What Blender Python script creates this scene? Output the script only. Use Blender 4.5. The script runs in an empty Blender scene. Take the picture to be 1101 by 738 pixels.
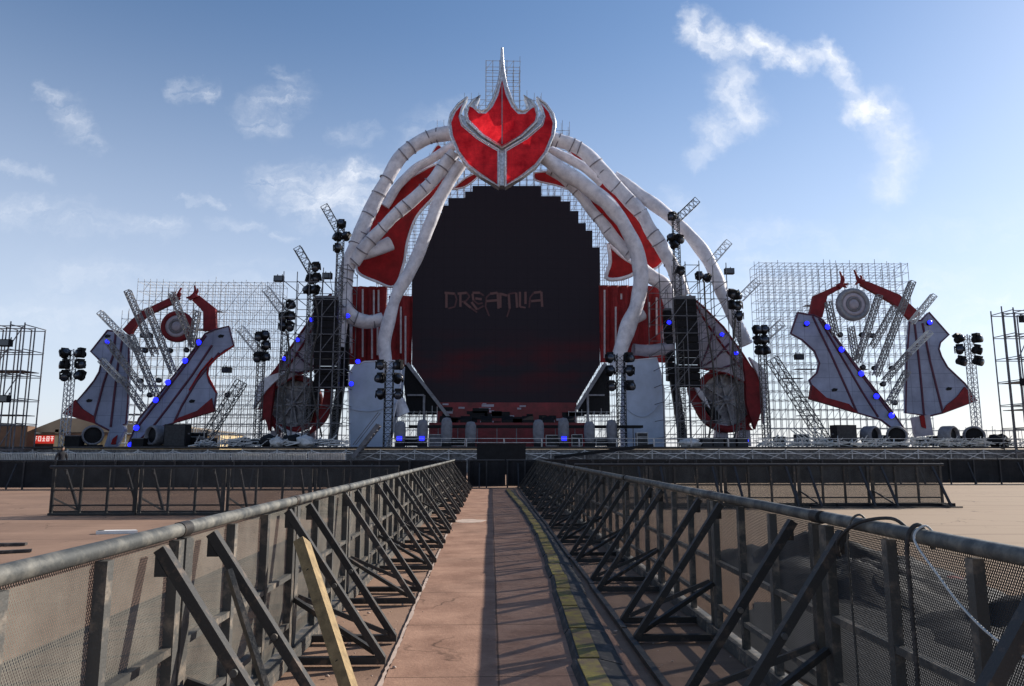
import bpy, math, random
from mathutils import Vector, Matrix, noise

random.seed(7)
sc = bpy.context.scene
COL = sc.collection
R = math.radians
V = Vector

# ------------------------------------------------------------------ camera
FPX = 780.0                      # focal length in photo pixels (photo 1101 x 738)
CAM = V((0.0, 0.0, 1.54))
PITCH = math.atan(116.0 / FPX)
YAW = math.atan(22.5 / FPX)      # looks slightly to the right of the aisle
cd = bpy.data.cameras.new("camera")
cd.sensor_fit = 'HORIZONTAL'
cd.sensor_width = 36.0
cd.lens = 36.0 * FPX / 1101.0
cd.clip_start = 0.05
cd.clip_end = 6000
cam = bpy.data.objects.new("camera", cd)
COL.objects.link(cam)
cam.location = CAM
cam.rotation_euler = (R(90) + PITCH, 0, -YAW)
sc.camera = cam

# ------------------------------------------------------------------ light
SUN_AZ, SUN_EL = R(61), R(27)   # to the right and ahead of the camera
sd = bpy.data.lights.new("sun", 'SUN')
sd.energy = 5.0
sd.angle = R(0.5)
sd.color = (1.0, 0.93, 0.84)
sun = bpy.data.objects.new("sun", sd)
COL.objects.link(sun)
S = V((math.sin(SUN_AZ) * math.cos(SUN_EL), math.cos(SUN_AZ) * math.cos(SUN_EL), math.sin(SUN_EL)))
sun.rotation_euler = (-S).to_track_quat('-Z', 'Y').to_euler()
sun.location = (40, 20, 40)

vs = sc.view_settings
sc.display_settings.display_device = 'sRGB'
vs.view_transform = 'Standard'
vs.look = 'None'
vs.exposure = 0.5
vs.gamma = 1.0
vs.use_curve_mapping = False
SKY_STRENGTH = 0.098
sc.render.engine = 'CYCLES'
sc.cycles.transparent_max_bounces = 40
sc.cycles.max_bounces = 8

# camera basis for turning photo measurements into places
_f = V((math.sin(YAW) * math.cos(PITCH), math.cos(YAW) * math.cos(PITCH), math.sin(PITCH)))
_r = V((math.cos(YAW), -math.sin(YAW), 0))
_u = _r.cross(_f)


def ray(px, py):
    return _f * FPX + _r * (px - 550.5) + _u * (369.0 - py)


def W(px, py, Y):                # point at depth Y
    d = ray(px, py)
    return CAM + d * (Y / d.y)


def G(px, py, z=0.0):            # point at height z
    d = ray(px, py)
    return CAM + d * ((z - CAM.z) / d.z)


# ------------------------------------------------------------------ world: sky and clouds
w = bpy.data.worlds.new("World")
sc.world = w
w.use_nodes = True
nt = w.node_tree
nt.nodes.clear()


def N(tree, t, **kw):
    n = tree.nodes.new(t)
    for k, v in kw.items():
        setattr(n, k, v)
    return n


def mth(tree, op, a, b=None, c=None, clamp=False):
    n = tree.nodes.new('ShaderNodeMath')
    n.operation = op
    n.use_clamp = clamp
    for i, x in enumerate((a, b, c)):
        if x is None:
            continue
        if hasattr(x, 'links'):
            tree.links.new(x, n.inputs[i])
        else:
            n.inputs[i].default_value = x
    return n.outputs[0]


def vmth(tree, op, a, b=None, scale=None):
    n = tree.nodes.new('ShaderNodeVectorMath')
    n.operation = op
    for i, x in enumerate((a, b)):
        if x is None:
            continue
        if hasattr(x, 'links'):
            tree.links.new(x, n.inputs[i])
        else:
            n.inputs[i].default_value = x
    if scale is not None:
        if hasattr(scale, 'links'):
            tree.links.new(scale, n.inputs['Scale'])
        else:
            n.inputs['Scale'].default_value = scale
    return n.outputs['Value'] if op in ('DOT_PRODUCT', 'LENGTH', 'DISTANCE') else n.outputs[0]


sky = N(nt, 'ShaderNodeTexSky', sky_type='NISHITA')
sky.sun_disc = False
sky.sun_elevation = SUN_EL
sky.sun_rotation = SUN_AZ
sky.air_density = 1.1
sky.dust_density = 0.45
sky.ozone_density = 4.5
tc = N(nt, 'ShaderNodeTexCoord')
sep = N(nt, 'ShaderNodeSeparateXYZ')
nt.links.new(tc.outputs['Generated'], sep.inputs[0])
dy = mth(nt, 'MAXIMUM', sep.outputs[1], 0.05)
cx = N(nt, 'ShaderNodeCombineXYZ')
nt.links.new(mth(nt, 'DIVIDE', sep.outputs[0], dy), cx.inputs[0])
nt.links.new(mth(nt, 'DIVIDE', sep.outputs[2], dy), cx.inputs[1])
P = cx.outputs[0]
n1 = N(nt, 'ShaderNodeTexNoise')
n1.inputs['Scale'].default_value = 18
n1.inputs['Detail'].default_value = 5
nt.links.new(P, n1.inputs['Vector'])
n2 = N(nt, 'ShaderNodeTexNoise')
n2.inputs['Scale'].default_value = 55
n2.inputs['Detail'].default_value = 6
n2.inputs['Roughness'].default_value = 0.62
nt.links.new(P, n2.inputs['Vector'])
wv = vmth(nt, 'SCALE', vmth(nt, 'SUBTRACT', n1.outputs['Color'], (0.5, 0.5, 0.5)), scale=0.045)
wv2 = vmth(nt, 'SCALE', vmth(nt, 'SUBTRACT', n2.outputs['Color'], (0.5, 0.5, 0.5)), scale=0.034)
PW = vmth(nt, 'MULTIPLY', vmth(nt, 'ADD', vmth(nt, 'ADD', P, wv), wv2), (1, 1, 0))


def uv(px, py):
    d = ray(px, py)
    return V((d.x / d.y, d.z / d.y, 0))


# sky positions of the clouds: polyline, radius, density
PLUMES = [
    ([(748, 28), (772, 46)], 17, .95), ([(772, 46), (805, 50)], 13, .6), ([(812, 44), (834, 60)], 16, .95),
    ([(834, 60), (858, 68)], 11, .8), ([(858, 66), (888, 52)], 13, .6), ([(888, 52), (908, 80)], 13, .75),
    ([(908, 80), (924, 112)], 11, .6), ([(922, 116), (948, 118)], 16, .85), ([(948, 118), (968, 160)], 22, .5),
    ([(968, 160), (956, 200)], 19, .42),
    ([(784, 62), (790, 84)], 10, .3), ([(790, 90), (800, 118)], 22, .62), ([(798, 122), (768, 146)], 17, .55),
    ([(768, 146), (750, 172)], 11, .4),
]
CLOUDS = [
    ([(44, 98), (66, 112)], 10, .5), ([(66, 112), (84, 138)], 15, .5), ([(84, 138), (112, 160)], 9, .3),
    ([(186, 98), (224, 101)], 12, .62), ([(270, 122), (318, 104)], 20, .5), ([(274, 130), (292, 136)], 18, .5),
    ([(296, 72), (320, 88)], 9, .32), ([(0, 178), (52, 190)], 8, .42), ([(-20, 226), (90, 236)], 18, .4),
    ([(80, 232), (190, 244)], 12, .4), ([(196, 211), (236, 220)], 6, .4), ([(225, 240), (276, 246)], 7, .4),
    ([(290, 256), (314, 256)], 5, .4), ([(290, 200), (400, 192)], 22, .85), ([(330, 215), (405, 222)], 28, .95),
    ([(368, 146), (398, 142)], 12, .35), ([(440, 145), (500, 120)], 18, .3), ([(60, 300), (330, 315)], 30, .26),
    ([(-30, 345), (140, 340)], 22, .3), ([(730, 230), (770, 290)], 26, .4), ([(780, 252), (890, 258)], 16, .42),
    ([(820, 310), (1120, 350)], 60, .42), ([(1000, 330), (1120, 322)], 14, .5), ([(930, 260), (1110, 240)], 30, .18),
]


def mask(lst):
    tot = None
    for (pts, rad, den) in lst:
        rad = rad * (1.34 if lst is PLUMES else 1.1)
        a, b = uv(*pts[0]), uv(*pts[1])
        ba = b - a
        pa = vmth(nt, 'SUBTRACT', PW, tuple(a))
        h = mth(nt, 'MULTIPLY', vmth(nt, 'DOT_PRODUCT', pa, tuple(ba)), 1.0 / max(ba.length_squared, 1e-9), clamp=True)
        d = vmth(nt, 'LENGTH', vmth(nt, 'SUBTRACT', pa, vmth(nt, 'SCALE', tuple(ba), scale=h)))
        mr = N(nt, 'ShaderNodeMapRange', interpolation_type='SMOOTHSTEP')
        nt.links.new(d, mr.inputs['Value'])
        mr.inputs['From Min'].default_value = rad / FPX * 1.4
        mr.inputs['From Max'].default_value = 0.0
        mr.inputs['To Min'].default_value = 0.0
        mr.inputs['To Max'].default_value = den
        tot = mr.outputs[0] if tot is None else mth(nt, 'MAXIMUM', tot, mr.outputs[0])
    return tot


n3 = N(nt, 'ShaderNodeTexNoise')
n3.inputs['Scale'].default_value = 26
n3.inputs['Detail'].default_value = 7
n3.inputs['Roughness'].default_value = 0.6
nt.links.new(PW, n3.inputs['Vector'])
tex = N(nt, 'ShaderNodeMapRange')
nt.links.new(n3.outputs['Fac'], tex.inputs['Value'])
tex.inputs['From Min'].default_value = 0.32
tex.inputs['From Max'].default_value = 0.70
tex.inputs['To Min'].default_value = 0.25
tex.inputs['To Max'].default_value = 1.3
n4 = N(nt, 'ShaderNodeTexNoise')      # drawn-out wisps for the thin clouds
n4.inputs['Scale'].default_value = 14
n4.inputs['Detail'].default_value = 8
n4.inputs['Roughness'].default_value = 0.68
n4.inputs['Distortion'].default_value = 0.6
nt.links.new(vmth(nt, 'MULTIPLY', PW, (0.55, 2.4, 1)), n4.inputs['Vector'])
wisp = N(nt, 'ShaderNodeMapRange')
nt.links.new(n4.outputs['Fac'], wisp.inputs['Value'])
wisp.inputs['From Min'].default_value = 0.36
wisp.inputs['From Max'].default_value = 0.66
wisp.inputs['To Min'].default_value = 0.06
wisp.inputs['To Max'].default_value = 0.85
mm = mth(nt, 'MAXIMUM', mask(PLUMES), mth(nt, 'MULTIPLY', mask(CLOUDS), wisp.outputs[0]))
mm = mth(nt, 'MULTIPLY', mm, tex.outputs[0], clamp=True)
# thin veil that whitens the low sky
veil = N(nt, 'ShaderNodeMapRange', interpolation_type='SMOOTHSTEP')
nt.links.new(sep.outputs[2], veil.inputs['Value'])
veil.inputs['From Min'].default_value = 0.58
veil.inputs['From Max'].default_value = -0.02
veil.inputs['To Max'].default_value = 0.66
mx0 = N(nt, 'ShaderNodeMix', data_type='RGBA')
nt.links.new(veil.outputs[0], mx0.inputs['Factor'])
nt.links.new(sky.outputs[0], mx0.inputs['A'])
mx0.inputs['B'].default_value = (6.3, 6.7, 7.8, 1)
mx = N(nt, 'ShaderNodeMix', data_type='RGBA')
nt.links.new(mm, mx.inputs['Factor'])
nt.links.new(mx0.outputs['Result'], mx.inputs['A'])
mx.inputs['B'].default_value = (7.6, 7.8, 8.2, 1)
bg = N(nt, 'ShaderNodeBackground')
bg.inputs['Strength'].default_value = SKY_STRENGTH
nt.links.new(mx.outputs['Result'], bg.inputs['Color'])
wo = N(nt, 'ShaderNodeOutputWorld')
nt.links.new(bg.outputs[0], wo.inputs[0])

# ------------------------------------------------------------------ materials
MATS = {}


def mat(name, col, rough=0.6, metal=0.0, var=0.25, scale=3.0, bump=0.0, bscale=40.0, col2=None, thr=(0.35, 0.65), spec=0.4,
        emit=None, estr=0.0, transl=0.0, objvar=0.0):
    m = bpy.data.materials.new(name)
    m.use_nodes = True
    t = m.node_tree
    b = t.nodes['Principled BSDF']
    b.inputs['Roughness'].default_value = rough
    b.inputs['Metallic'].default_value = metal
    b.inputs['Specular IOR Level'].default_value = spec
    co = N(t, 'ShaderNodeTexCoord')
    no = N(t, 'ShaderNodeTexNoise')
    no.inputs['Scale'].default_value = scale
    no.inputs['Detail'].default_value = 8
    no.inputs['Roughness'].default_value = 0.65
    t.links.new(co.outputs['Object'], no.inputs['Vector'])
    mr = N(t, 'ShaderNodeMapRange')
    mr.inputs['From Min'].default_value = thr[0]
    mr.inputs['From Max'].default_value = thr[1]
    t.links.new(no.outputs['Fac'], mr.inputs['Value'])
    mix = N(t, 'ShaderNodeMix', data_type='RGBA')
    t.links.new(mr.outputs[0], mix.inputs['Factor'])
    a = [c * (1 - var) for c in col]
    bb = [min(1, c * (1 + var)) for c in col] if col2 is None else col2
    mix.inputs['A'].default_value = (*a, 1)
    mix.inputs['B'].default_value = (*bb, 1)
    if objvar:
        oi = N(t, 'ShaderNodeObjectInfo')
        rr_ = N(t, 'ShaderNodeMapRange')
        t.links.new(oi.outputs['Random'], rr_.inputs['Value'])
        rr_.inputs['To Min'].default_value = 1 - objvar
        rr_.inputs['To Max'].default_value = 1 + objvar
        sc_ = vmth(t, 'SCALE', mix.outputs['Result'], scale=rr_.outputs[0])
        t.links.new(sc_, b.inputs['Base Color'])
        va = vmth(t, 'ADD', co.outputs['Object'], vmth(t, 'SCALE', (31.0, 17.0, 9.0), scale=oi.outputs['Random']))
        t.links.new(va, no.inputs['Vector'])
    else:
        t.links.new(mix.outputs['Result'], b.inputs['Base Color'])
    if bump:
        n2 = N(t, 'ShaderNodeTexNoise')
        n2.inputs['Scale'].default_value = bscale
        n2.inputs['Detail'].default_value = 5
        t.links.new(co.outputs['Object'], n2.inputs['Vector'])
        bp = N(t, 'ShaderNodeBump')
        bp.inputs['Strength'].default_value = bump
        bp.inputs['Distance'].default_value = 0.02
        t.links.new(n2.outputs['Fac'], bp.inputs['Height'])
        t.links.new(bp.outputs[0], b.inputs['Normal'])
    if emit:
        b.inputs['Emission Color'].default_value = (*emit, 1)
        b.inputs['Emission Strength'].default_value = estr
    if transl:
        tr = N(t, 'ShaderNodeBsdfTranslucent')
        t.links.new(mix.outputs['Result'], tr.inputs['Color'])
        ms = N(t, 'ShaderNodeMixShader')
        ms.inputs[0].default_value = transl
        out = t.nodes['Material Output']
        t.links.new(b.outputs[0], ms.inputs[1])
        t.links.new(tr.outputs[0], ms.inputs[2])
        t.links.new(ms.outputs[0], out.inputs[0])
    MATS[name] = m
    return m


def perforated(name, col, pitch=0.013, open_=0.5):
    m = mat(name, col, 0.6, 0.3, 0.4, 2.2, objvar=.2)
    t = m.node_tree
    co = [n for n in t.nodes if n.type == 'TEX_COORD'][0]
    s = N(t, 'ShaderNodeSeparateXYZ')
    t.links.new(co.outputs['Object'], s.inputs[0])
    k = 2 * math.pi / pitch
    a = mth(t, 'MULTIPLY', mth(t, 'ADD', s.outputs[1], mth(t, 'MULTIPLY', s.outputs[2], 0.58)), k)
    b_ = mth(t, 'MULTIPLY', mth(t, 'SUBTRACT', s.outputs[1], mth(t, 'MULTIPLY', s.outputs[2], 0.58)), k)
    f = mth(t, 'ADD', mth(t, 'COSINE', a), mth(t, 'COSINE', b_))
    hole = mth(t, 'GREATER_THAN', f, open_)
    tr = N(t, 'ShaderNodeBsdfTransparent')
    ms = N(t, 'ShaderNodeMixShader')
    t.links.new(hole, ms.inputs[0])
    t.links.new(t.nodes['Principled BSDF'].outputs[0], ms.inputs[1])
    t.links.new(tr.outputs[0], ms.inputs[2])
    t.links.new(ms.outputs[0], t.nodes['Material Output'].inputs[0])
    return m


M_RAIL = mat('worn_galvanised_rail', (0.085, 0.09, 0.088), 0.6, 0.15, 0.25, 7, 0.15, 60, col2=(0.22, 0.21, 0.18), thr=(0.45, 0.70), objvar=.22)
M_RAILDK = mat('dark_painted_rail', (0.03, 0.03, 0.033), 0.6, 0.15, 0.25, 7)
M_POST = mat('painted_barrier_steel', (0.11, 0.108, 0.10), 0.6, 0.2, 0.35, 8, 0.2, 70, col2=(0.27, 0.22, 0.17), thr=(0.5, 0.72), objvar=.3)
M_BRACE = mat('dark_barrier_steel', (0.055, 0.053, 0.05), 0.55, 0.2, 0.35, 10, 0.15, 70, col2=(0.17, 0.12, 0.085), thr=(0.54, 0.76), objvar=.3)
M_MESH = perforated('perforated_sheet', (0.105, 0.098, 0.082), open_=0.5)
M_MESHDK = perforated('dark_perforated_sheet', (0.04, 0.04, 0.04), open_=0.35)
M_BLACKCLOTH = mat('black_screen_cloth', (0.014, 0.014, 0.016), 0.9, 0, 0.4, 2, 0.3, 12)
M_FENCE = mat('dark_fence_frame', (0.03, 0.03, 0.033), 0.6, 0.2, 0.3, 5)
M_GALV = mat('galvanised_tube', (0.42, 0.43, 0.45), 0.45, 0.5, 0.3, 2.5)
M_DKTUBE = mat('dull_scaffold_tube', (0.13, 0.13, 0.145), 0.55, 0.4, 0.3, 2.5)
M_TRUSS = mat('silver_truss', (0.42, 0.43, 0.44), 0.4, 0.5, 0.3, 3)
M_DKTRUSS = mat('grey_truss', (0.085, 0.085, 0.09), 0.5, 0.4, 0.3, 3)
M_BLACK = mat('matt_black', (0.010, 0.010, 0.012), 0.65, 0, 0.3, 6, spec=0.2)
M_GRILLE = mat('black_speaker_grille', (0.014, 0.014, 0.017), 0.8, 0, 0.3, 6, spec=0.15)
M_SLANT = mat('dusty_silver_truss', (0.21, 0.21, 0.22), 0.55, 0.2, 0.3, 3)
M_BLACKTRUSS = mat('black_truss', (0.012, 0.012, 0.014), 0.9, 0.0, 0.3, 3, spec=.1)
M_WHEELFILM = mat('translucent_film', (0.55, 0.53, 0.62), 0.5, 0, 0.4, .9, 0.5, 3, col2=(0.90, 0.88, 0.92), thr=(.42, .55), transl=.6)
M_LENS = mat('lamp_glass', (0.03, 0.035, 0.05), 0.12, 0.0, 0.2, 6, spec=0.6)
M_WHITEFAB = mat('white_inflatable_fabric', (0.63, 0.62, 0.69), 0.6, 0, 0.26, 1.3, 1.0, 3.2, col2=(0.78, 0.77, 0.82), thr=(.28, .6), transl=0.08)
M_SEAM = mat('grey_seam', (0.20, 0.19, 0.22), 0.8)
M_REDFAB = mat('red_fabric', (0.38, 0.014, 0.016), 0.7, 0, 0.35, 0.7, 0.5, 1.4, transl=0.35)
M_REDPANE = mat('glossy_red_panel', (0.66, 0.008, 0.018), 0.3, 0, 0.35, .8, 0.35, 2.0, col2=(0.92, 0.03, 0.04), spec=0.2, transl=0.45)
M_CHROME = mat('glitter_silver', (0.55, 0.55, 0.57), 0.32, 0.6, 0.35, 5, 0.8, 9)
M_DRKRED = mat('dark_red_cloth', (0.17, 0.010, 0.014), 0.75, 0, 0.35, 1.4, 0.3, 5)
M_DRESS = mat('slate_blue_panel', (0.26, 0.29, 0.40), 0.6, 0, 0.22, 0.5, 0.4, 1.2)
M_DRESSLINE = mat('dark_plum_piping', (0.085, 0.025, 0.05), 0.6)
M_PALEBLOCK = mat('pale_wrapped_cloth', (0.42, 0.48, 0.60), 0.75, 0, 0.14, 0.5, 0.5, 1.2)
M_CURTAIN = mat('dark_red_curtain', (0.21, 0.014, 0.016), 0.8, 0, 0.35, 0.8, 0.3, 3)
M_LAV = mat('lavender_panel', (0.36, 0.33, 0.38), 0.7, 0, 0.25, 0.9, 0.3, 3)
M_BLUE = mat('blue_led', (0.02, 0.02, 0.4), 0.3, emit=(0.010, 0.014, 1.0), estr=2.2)
M_GREYCOVER = mat('grey_rain_cover', (0.17, 0.17, 0.19), 0.7, 0, 0.25, 3, 0.4, 6)
M_DECK = mat('stage_deck_boards', (0.05, 0.048, 0.05), 0.8, 0, 0.3, 2)
M_SKIRT = mat('dusty_grey_skirt', (0.16, 0.16, 0.165), 0.85, 0, 0.6, 5, 0.3, 8)
M_SILVERFENCE = mat('zinc_barricade', (0.50, 0.50, 0.48), 0.5, 0.2, 0.3, 3)
M_ZINCMESH = mat('dusty_zinc_mesh', (0.33, 0.34, 0.33), 0.7, 0.1, 0.35, 4)
M_WOOD = mat('raw_timber', (0.29, 0.205, 0.10), 0.8, 0, 0.3, 14, 0.25, 90)
M_YELLOW = mat('scuffed_yellow_plastic', (0.44, 0.35, 0.09), 0.8, 0, 0.25, 7, 0.2, 60, col2=(0.20, 0.14, 0.085), thr=(0.38, 0.60), spec=0.15, objvar=.25)
M_RUBBER = mat('black_rubber', (0.045, 0.043, 0.042), 0.75, 0, 0.3, 8, col2=(0.16, 0.13, 0.11), thr=(0.5, 0.75))
M_ROPE = mat('white_rope', (0.55, 0.55, 0.52), 0.8)
M_BLACKSHAPE = mat('rough_black', (0.012, 0.013, 0.015), 0.7, 0, 0.4, 3, 0.6, 6)
M_FOAM = mat('white_foam', (0.75, 0.74, 0.7), 0.8, 0, 0.1)
M_SAND = mat('cream_wall', (0.60, 0.47, 0.26), 0.8, 0, 0.15, 0.5)
M_BROWNW = mat('brown_wall', (0.15, 0.085, 0.05), 0.8, 0, 0.2, 0.5)
M_TENT = mat('tan_roof', (0.34, 0.26, 0.17), 0.8, 0, 0.15, 0.3)
M_SIGN = mat('red_sign', (0.6, 0.03, 0.02), 0.5, emit=(1, .05, .03), estr=.25)
M_SIGNTXT = mat('white_lettering', (0.8, 0.72, 0.68), 0.6, emit=(1, .75, .68), estr=.5)
M_DOORD = mat('dark_doorway', (0.05, 0.035, 0.03), 0.8)
M_SKIN = mat('skin', (0.32, 0.19, 0.13), 0.6)
M_CLOTHES = mat('dark_clothes', (0.012, 0.013, 0.018), 0.85)
M_HAIR = mat('black_hair', (0.01, 0.009, 0.008), 0.6)
M_STRIP = mat('pale_strip_light', (0.45, 0.40, 0.42), 0.5)
M_STAGERED = mat('stage_red_paint', (0.15, 0.008, 0.014), 0.45, 0, 0.4, 1.0)
M_STEELGREY = mat('grey_beam', (0.22, 0.22, 0.24), 0.5, 0.3)
M_DUST = mat('pale_cement', (0.46, 0.35, 0.28), 0.95, 0, 0.2, 4)
M_CLOTHLT = mat('pale_tarpaulin', (0.5, 0.5, 0.5), 0.7, 0, 0.3, 2, 0.6, 4)


def joints(m, per, off=0.0, dark=.45):
    t = m.node_tree
    b = t.nodes['Principled BSDF']
    src = b.inputs['Base Color'].links[0].from_socket
    co = [n for n in t.nodes if n.type == 'TEX_COORD'][0]
    s0 = N(t, 'ShaderNodeSeparateXYZ')
    t.links.new(co.outputs['Object'], s0.inputs[0])
    a = mth(t, 'LESS_THAN', mth(t, 'MODULO', mth(t, 'ADD', s0.outputs[2], 100 + off), per), .035)
    d = mth(t, 'LESS_THAN', mth(t, 'MODULO', mth(t, 'ADD', s0.outputs[0], 100), per * 1.6), .035)
    x = N(t, 'ShaderNodeMix', data_type='RGBA')
    t.links.new(mth(t, 'MULTIPLY', mth(t, 'MAXIMUM', a, d), dark), x.inputs['Factor'])
    t.links.new(src, x.inputs['A'])
    x.inputs['B'].default_value = (.02, .02, .03, 1)
    t.links.new(x.outputs['Result'], b.inputs['Base Color'])


joints(M_DRESS, 1.22)
joints(M_REDPANE, 1.5, dark=.35)


def ground_mat(name, c1, c2, sc1, stain, seams=None, sand=None):
    m = bpy.data.materials.new(name)
    m.use_nodes = True
    t = m.node_tree
    b = t.nodes['Principled BSDF']
    b.inputs['Roughness'].default_value = 0.92
    b.inputs['Specular IOR Level'].default_value = 0.2
    co = N(t, 'ShaderNodeTexCoord')

    def nz(scale, det=8, ro=0.6, vec=None):
        n = N(t, 'ShaderNodeTexNoise')
        n.inputs['Scale'].default_value = scale
        n.inputs['Detail'].default_value = det
        n.inputs['Roughness'].default_value = ro
        t.links.new(vec or co.outputs['Object'], n.inputs['Vector'])
        return n.outputs['Fac']

    def nzc(scale):
        n = N(t, 'ShaderNodeTexNoise')
        n.inputs['Scale'].default_value = scale
        n.inputs['Detail'].default_value = 6
        t.links.new(co.outputs['Object'], n.inputs['Vector'])
        return n.outputs['Color']

    def rng(x, a, b_, lo=0.0, hi=1.0):
        r = N(t, 'ShaderNodeMapRange')
        t.links.new(x, r.inputs['Value'])
        for k, v_ in zip(('From Min', 'From Max', 'To Min', 'To Max'), (a, b_, lo, hi)):
            r.inputs[k].default_value = v_
        return r.outputs[0]

    def mixc(fac, a, bcol):
        x = N(t, 'ShaderNodeMix', data_type='RGBA')
        t.links.new(fac, x.inputs['Factor'])
        if hasattr(a, 'links'):
            t.links.new(a, x.inputs['A'])
        else:
            x.inputs['A'].default_value = (*a, 1)
        x.inputs['B'].default_value = (*bcol, 1)
        return x.outputs['Result']

    c = mixc(rng(nz(sc1), 0.36, 0.66), c1, c2)
    c = mixc(rng(nz(sc1 * 0.23, 6), 0.5, 0.7, 0, 0.5), c, stain)
    c = mixc(rng(nz(sc1 * 9, 4), 0.55, 0.75, 0, 0.4), c, [x * 1.25 for x in c2])
    c = mixc(rng(nz(60, 3), 0.60, 0.72, 0, 0.35), c, [x * 0.45 for x in c1])
    if sand:
        s0 = N(t, 'ShaderNodeSeparateXYZ')
        t.links.new(co.outputs['Object'], s0.inputs[0])
        xx = mth(t, 'ADD', s0.outputs[0], mth(t, 'MULTIPLY', mth(t, 'SUBTRACT', nz(.25, 5), .5), 9))
        c = mixc(rng(xx, 1.5, 8.0, 0, .8), c, sand)  # ground tone turns tan towards the right
        mp_ = N(t, 'ShaderNodeMapping')
        mp_.inputs['Rotation'].default_value = (0, 0, 1.25)
        mp_.inputs['Scale'].default_value = (.05, 1.3, 1)
        t.links.new(co.outputs['Object'], mp_.inputs[0])
        tr_ = nz(1.6, 6, .6, mp_.outputs[0])
        c = mixc(rng(tr_, .56, .68, 0, .45), c, [x * .62 for x in c1])
        c = mixc(rng(tr_, .42, .30, 0, .35), c, [min(1, x * 1.35) for x in c2])
    vo = N(t, 'ShaderNodeTexVoronoi')          # fine cracks
    vo.feature = 'DISTANCE_TO_EDGE'
    vo.inputs['Scale'].default_value = .55
    wvv = vmth(t, 'ADD', co.outputs['Object'], vmth(t, 'SCALE', vmth(t, 'SUBTRACT', nzc(2.2), (.5, .5, .5)), scale=.5))
    t.links.new(wvv, vo.inputs['Vector'])
    ck = mth(t, 'MULTIPLY', rng(vo.outputs['Distance'], .002, .009, .8, 0), rng(nz(.6, 3), .5, .6, 0, 1))
    c = mixc(ck, c, [x * .3 for x in c1])
    if seams:
        s = N(t, 'ShaderNodeSeparateXYZ')
        wv_ = mth(t, 'MULTIPLY', mth(t, 'SUBTRACT', nz(1.3, 3), 0.5), 0.02)
        t.links.new(co.outputs['Object'], s.inputs[0])
        for axis, pos, per in seams:
            x = mth(t, 'ADD', s.outputs[axis], wv_)
            if per:
                x = mth(t, 'SUBTRACT', mth(t, 'MODULO', mth(t, 'ADD', x, 200 * per), per), per * 0.5)
                d = mth(t, 'ABSOLUTE', x)
            else:
                d = mth(t, 'ABSOLUTE', mth(t, 'SUBTRACT', x, pos))
            c = mixc(rng(d, 0.004, 0.010, 0.75, 0.0), c, [v_ * 0.25 for v_ in c1])
    t.links.new(c, b.inputs['Base Color'])
    bp = N(t, 'ShaderNodeBump')
    bp.inputs['Strength'].default_value = 0.5
    bp.inputs['Distance'].default_value = 0.01
    t.links.new(nz(35, 6), bp.inputs['Height'])
    t.links.new(bp.outputs[0], b.inputs['Normal'])
    return m


M_GROUND = ground_mat('dusty_ground', (0.225, 0.140, 0.097), (0.30, 0.19, 0.130), 0.55, (0.16, 0.105, 0.078), sand=(0.36, 0.27, 0.185))
M_WALK = ground_mat('pink_concrete', (0.235, 0.130, 0.088), (0.385, 0.228, 0.156), 1.9, (0.145, 0.092, 0.068),
                    seams=[(0, 0.06, 0), (1, 0, 1.5)])

# ------------------------------------------------------------------ mesh builder


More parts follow.
